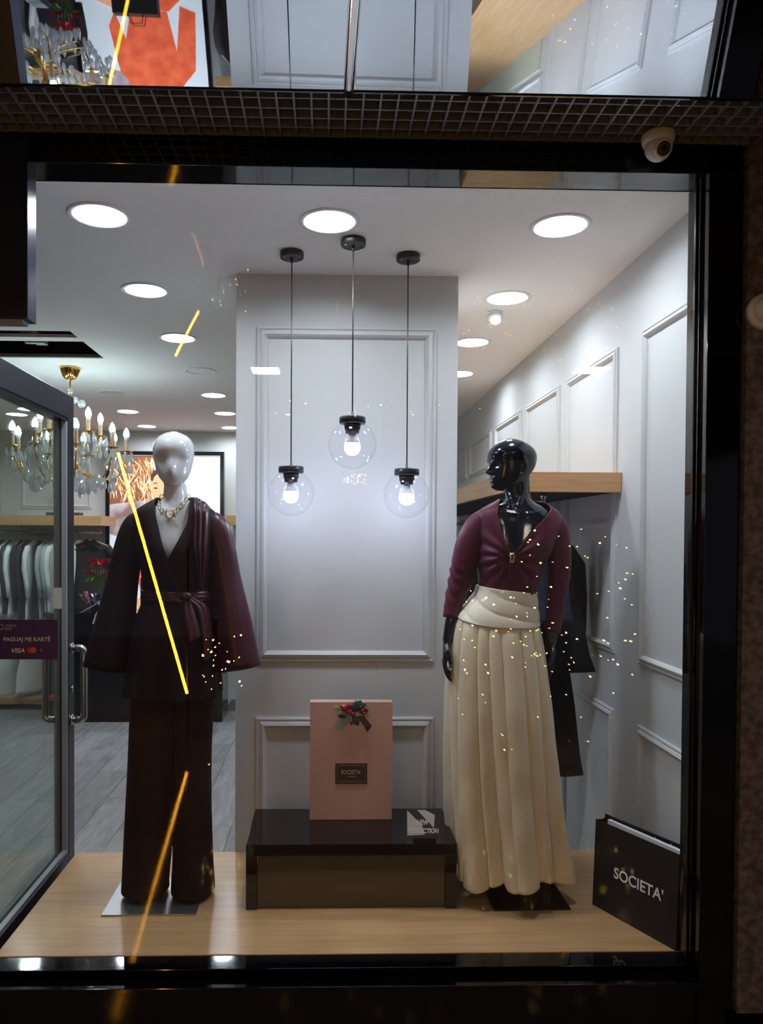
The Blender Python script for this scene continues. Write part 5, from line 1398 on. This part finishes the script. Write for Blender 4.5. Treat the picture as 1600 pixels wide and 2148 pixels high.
# skirt
st = Torso([(1228, 1004, 1118, .094), (1245, 998, 1120, .097), (1262, 984, 1121, .104), (1295, 958, 1124, .118), (1320, 950, 1128, .128), (1350, 945, 1133, .138), (1400, 941, 1140, .150), (1500, 938, 1150, .170), (1650, 941, 1163, .182), (1750, 949, 1173, .192), (1840, 953, 1184, .198), (1870, 957, 1188, .200)], YB)
PL_ = [-2.9, -2.4, -1.9, -1.45, -1.02, -0.52, -0.26, -0.02, 0.36, 0.76, 1.18, 1.62, 2.05, 2.5]
def pleat(a):
    """0 in a crease, 1 on the crown of a fold"""
    L_ = [PL_[-1] - 2 * PI] + PL_ + [PL_[0] + 2 * PI]
    for i in range(len(L_) - 1):
        if L_[i] <= a <= L_[i + 1]:
            x = (a - L_[i]) / (L_[i + 1] - L_[i]); return math.sin(PI * x ** 0.75) ** 0.30, i
    return 0.5, 0
def waist_low(a): return 1298 + 12 * math.cos(a - 0.15) + 5 * math.sin(a)
def skirt(u, v):
    a = -PI + 2 * PI * u
    ztop = at(1045, waist_low(a) - 6, YB).z
    pl, i = pleat(a)
    zbot = 0.534 + 0.012 * math.sin(2.3 * i) - 0.014 * pl + 0.012 * math.sin(3 * a + 0.5)
    w = 1 - v
    z = ztop + (zbot - ztop) * w
    amp = 0.017 * smoothstep(0, .05, w) + 0.026 * w ** 0.8
    wave = 0.020 * w ** 1.6 * math.sin(6 * a + 0.8) + 0.012 * w ** 2 * math.sin(11 * a + 2.0)
    aa = a + 0.05 * w * math.sin(i * 2.1)
    return st.pt(aa, z, amp * (pl - 0.75) + wave + 0.0022 * math.sin(26 * w + i * 2.3 + 4 * a) * w)
sk = sheet('skirt', skirt, 420, 90, M['cream'], B_, 0.002, True)
def band(u, v):
    a = -PI + 2 * PI * u
    yb = waist_low(a); yt = 1236 + 9 * math.sin(a * 0.9 if abs(a) < 1.6 else math.copysign(1.0, a)) 
    py = yb + (yt - yb) * v
    z = at(1060, py, YB).z
    fold = 0.0055 * (abs(math.sin(v * 7.5 + 1.3 * math.sin(a + 0.7) + a * 0.9)) ** 0.5 - 0.6) * math.sin(PI * v) ** 0.5
    return st.pt(a, z, 0.006 + fold)
sheet('waistband', band, 160, 44, M['cream_band'], sk, 0.003, True)

# ================================================================== LIGHTS ACROSS THE STREET (mirrored in the shop window)
def behind(px, py, Yv):
    p = at(px, py, Yv); return Vector((p.x, 2 * GLASS_Y - Yv, p.z))
LV = 7.0
a, b = behind(247, 950, LV), behind(392, 1455, LV)
t = thing('led_tube_light', (b.x, b.y, -0.02), 'slanted yellow LED tube across the street, mirrored in the window over the white mannequin', 'light')
MB().tube([a, b], 0.013, 10).build('tube', M['led'], t, True)
MB().tube([a + (a - b).normalized() * 0.001, a + (a - b).normalized() * 0.04], 0.016, 10).build('end_cap', M['black_plastic'], t)
MB().tube([b + (b - a).normalized() * 0.001, b + (b - a).normalized() * 0.04], 0.016, 10).build('end_cap', M['black_plastic'], t)
MB().tube([(b.x, b.y - 0.03, -0.02), (b.x, b.y - 0.03, a.z)], 0.012, 8).build('post', M['black_plastic'], t)
for (px, py, wx, lab) in ((557, 778, 0.19, 'left'), (1240, 777, 0.21, 'right')):
    c = behind(px, py, 5.2)
    t = thing('panel_lamp', (c.x, c.y, 3.3), 'warm rectangular canopy lamp outside, the %s one mirrored in the window' % lab, 'lamp', 'canopy lamps outside')
    MB().box(c.x - wx / 2, c.x + wx / 2, c.y - 0.09, c.y + 0.09, c.z, c.z + 0.004).build('panel', M['lamp_panel'], t)
    MB().box(c.x - wx / 2 - 0.01, c.x + wx / 2 + 0.01, c.y - 0.10, c.y + 0.10, c.z + 0.0045, 3.299).build('housing', M['black_plastic'], t)
rg = random.Random(21)
def fairy(name_label, spots, Yv, n, rpx):
    pts = []
    for _ in range(n):
        (x0, x1, y0, y1) = rg.choice(spots); pts.append(behind(rg.uniform(x0, x1), rg.uniform(y0, y1), Yv + rg.uniform(-0.3, 0.3)))
    zt = max(p.z for p in pts) + 0.1; xm = sum(p.x for p in pts) / n
    ym = sum(p.y for p in pts) / n
    t = thing('fairy_lights', (xm, ym, -0.02), name_label, 'fairy lights', 'fairy lights across the street')
    bb = MB(); wires = MB()
    for p in pts:
        r = rpx * Yv / F_PX * rg.choice((0.75, 0.9, 1.1, 1.7))
        bb.add([p + Vector(v) * r for v in ((1, 0, 0), (-1, 0, 0), (0, 1, 0), (0, -1, 0), (0, 0, 1), (0, 0, -1))], [(0, 2, 4), (2, 1, 4), (1, 3, 4), (3, 0, 4), (2, 0, 5), (1, 2, 5), (3, 1, 5), (0, 3, 5)])
    for i in range(0, n - 1, 6):
        p = pts[i]; wires.tube([p, (p.x, p.y, zt)], 0.001, 4)
    wires.tube([(min(p.x for p in pts), ym, zt), (max(p.x for p in pts), ym, zt)], 0.004, 6)
    wires.tube([(xm, ym, -0.02), (xm, ym, zt)], 0.015, 8)
    o = bb.build('bulbs', M['fairy'], t); o['kind'] = 'stuff'
    o = wires.build('wire', M['black_plastic'], t); o['kind'] = 'stuff'
fairy('gold fairy light curtain mirrored in the window over the black mannequin', [(940, 1150, 1230, 1420), (1090, 1330, 1090, 1330), (1100, 1340, 1290, 1420), (960, 1330, 1450, 1680)], 6.2, 150, 1.1)
fairy('dense gold fairy lights mirrored in the window on the white mannequin trousers', [(422, 452, 1330, 1450), (440, 535, 1330, 1440), (420, 450, 1600, 1720)], 6.0, 46, 1.25)
fairy('small fairy lights mirrored in the window around the pendant globes', [(540, 1010, 838, 872), (770, 960, 520, 700), (720, 770, 995, 1015)], 8.0, 90, 0.8)
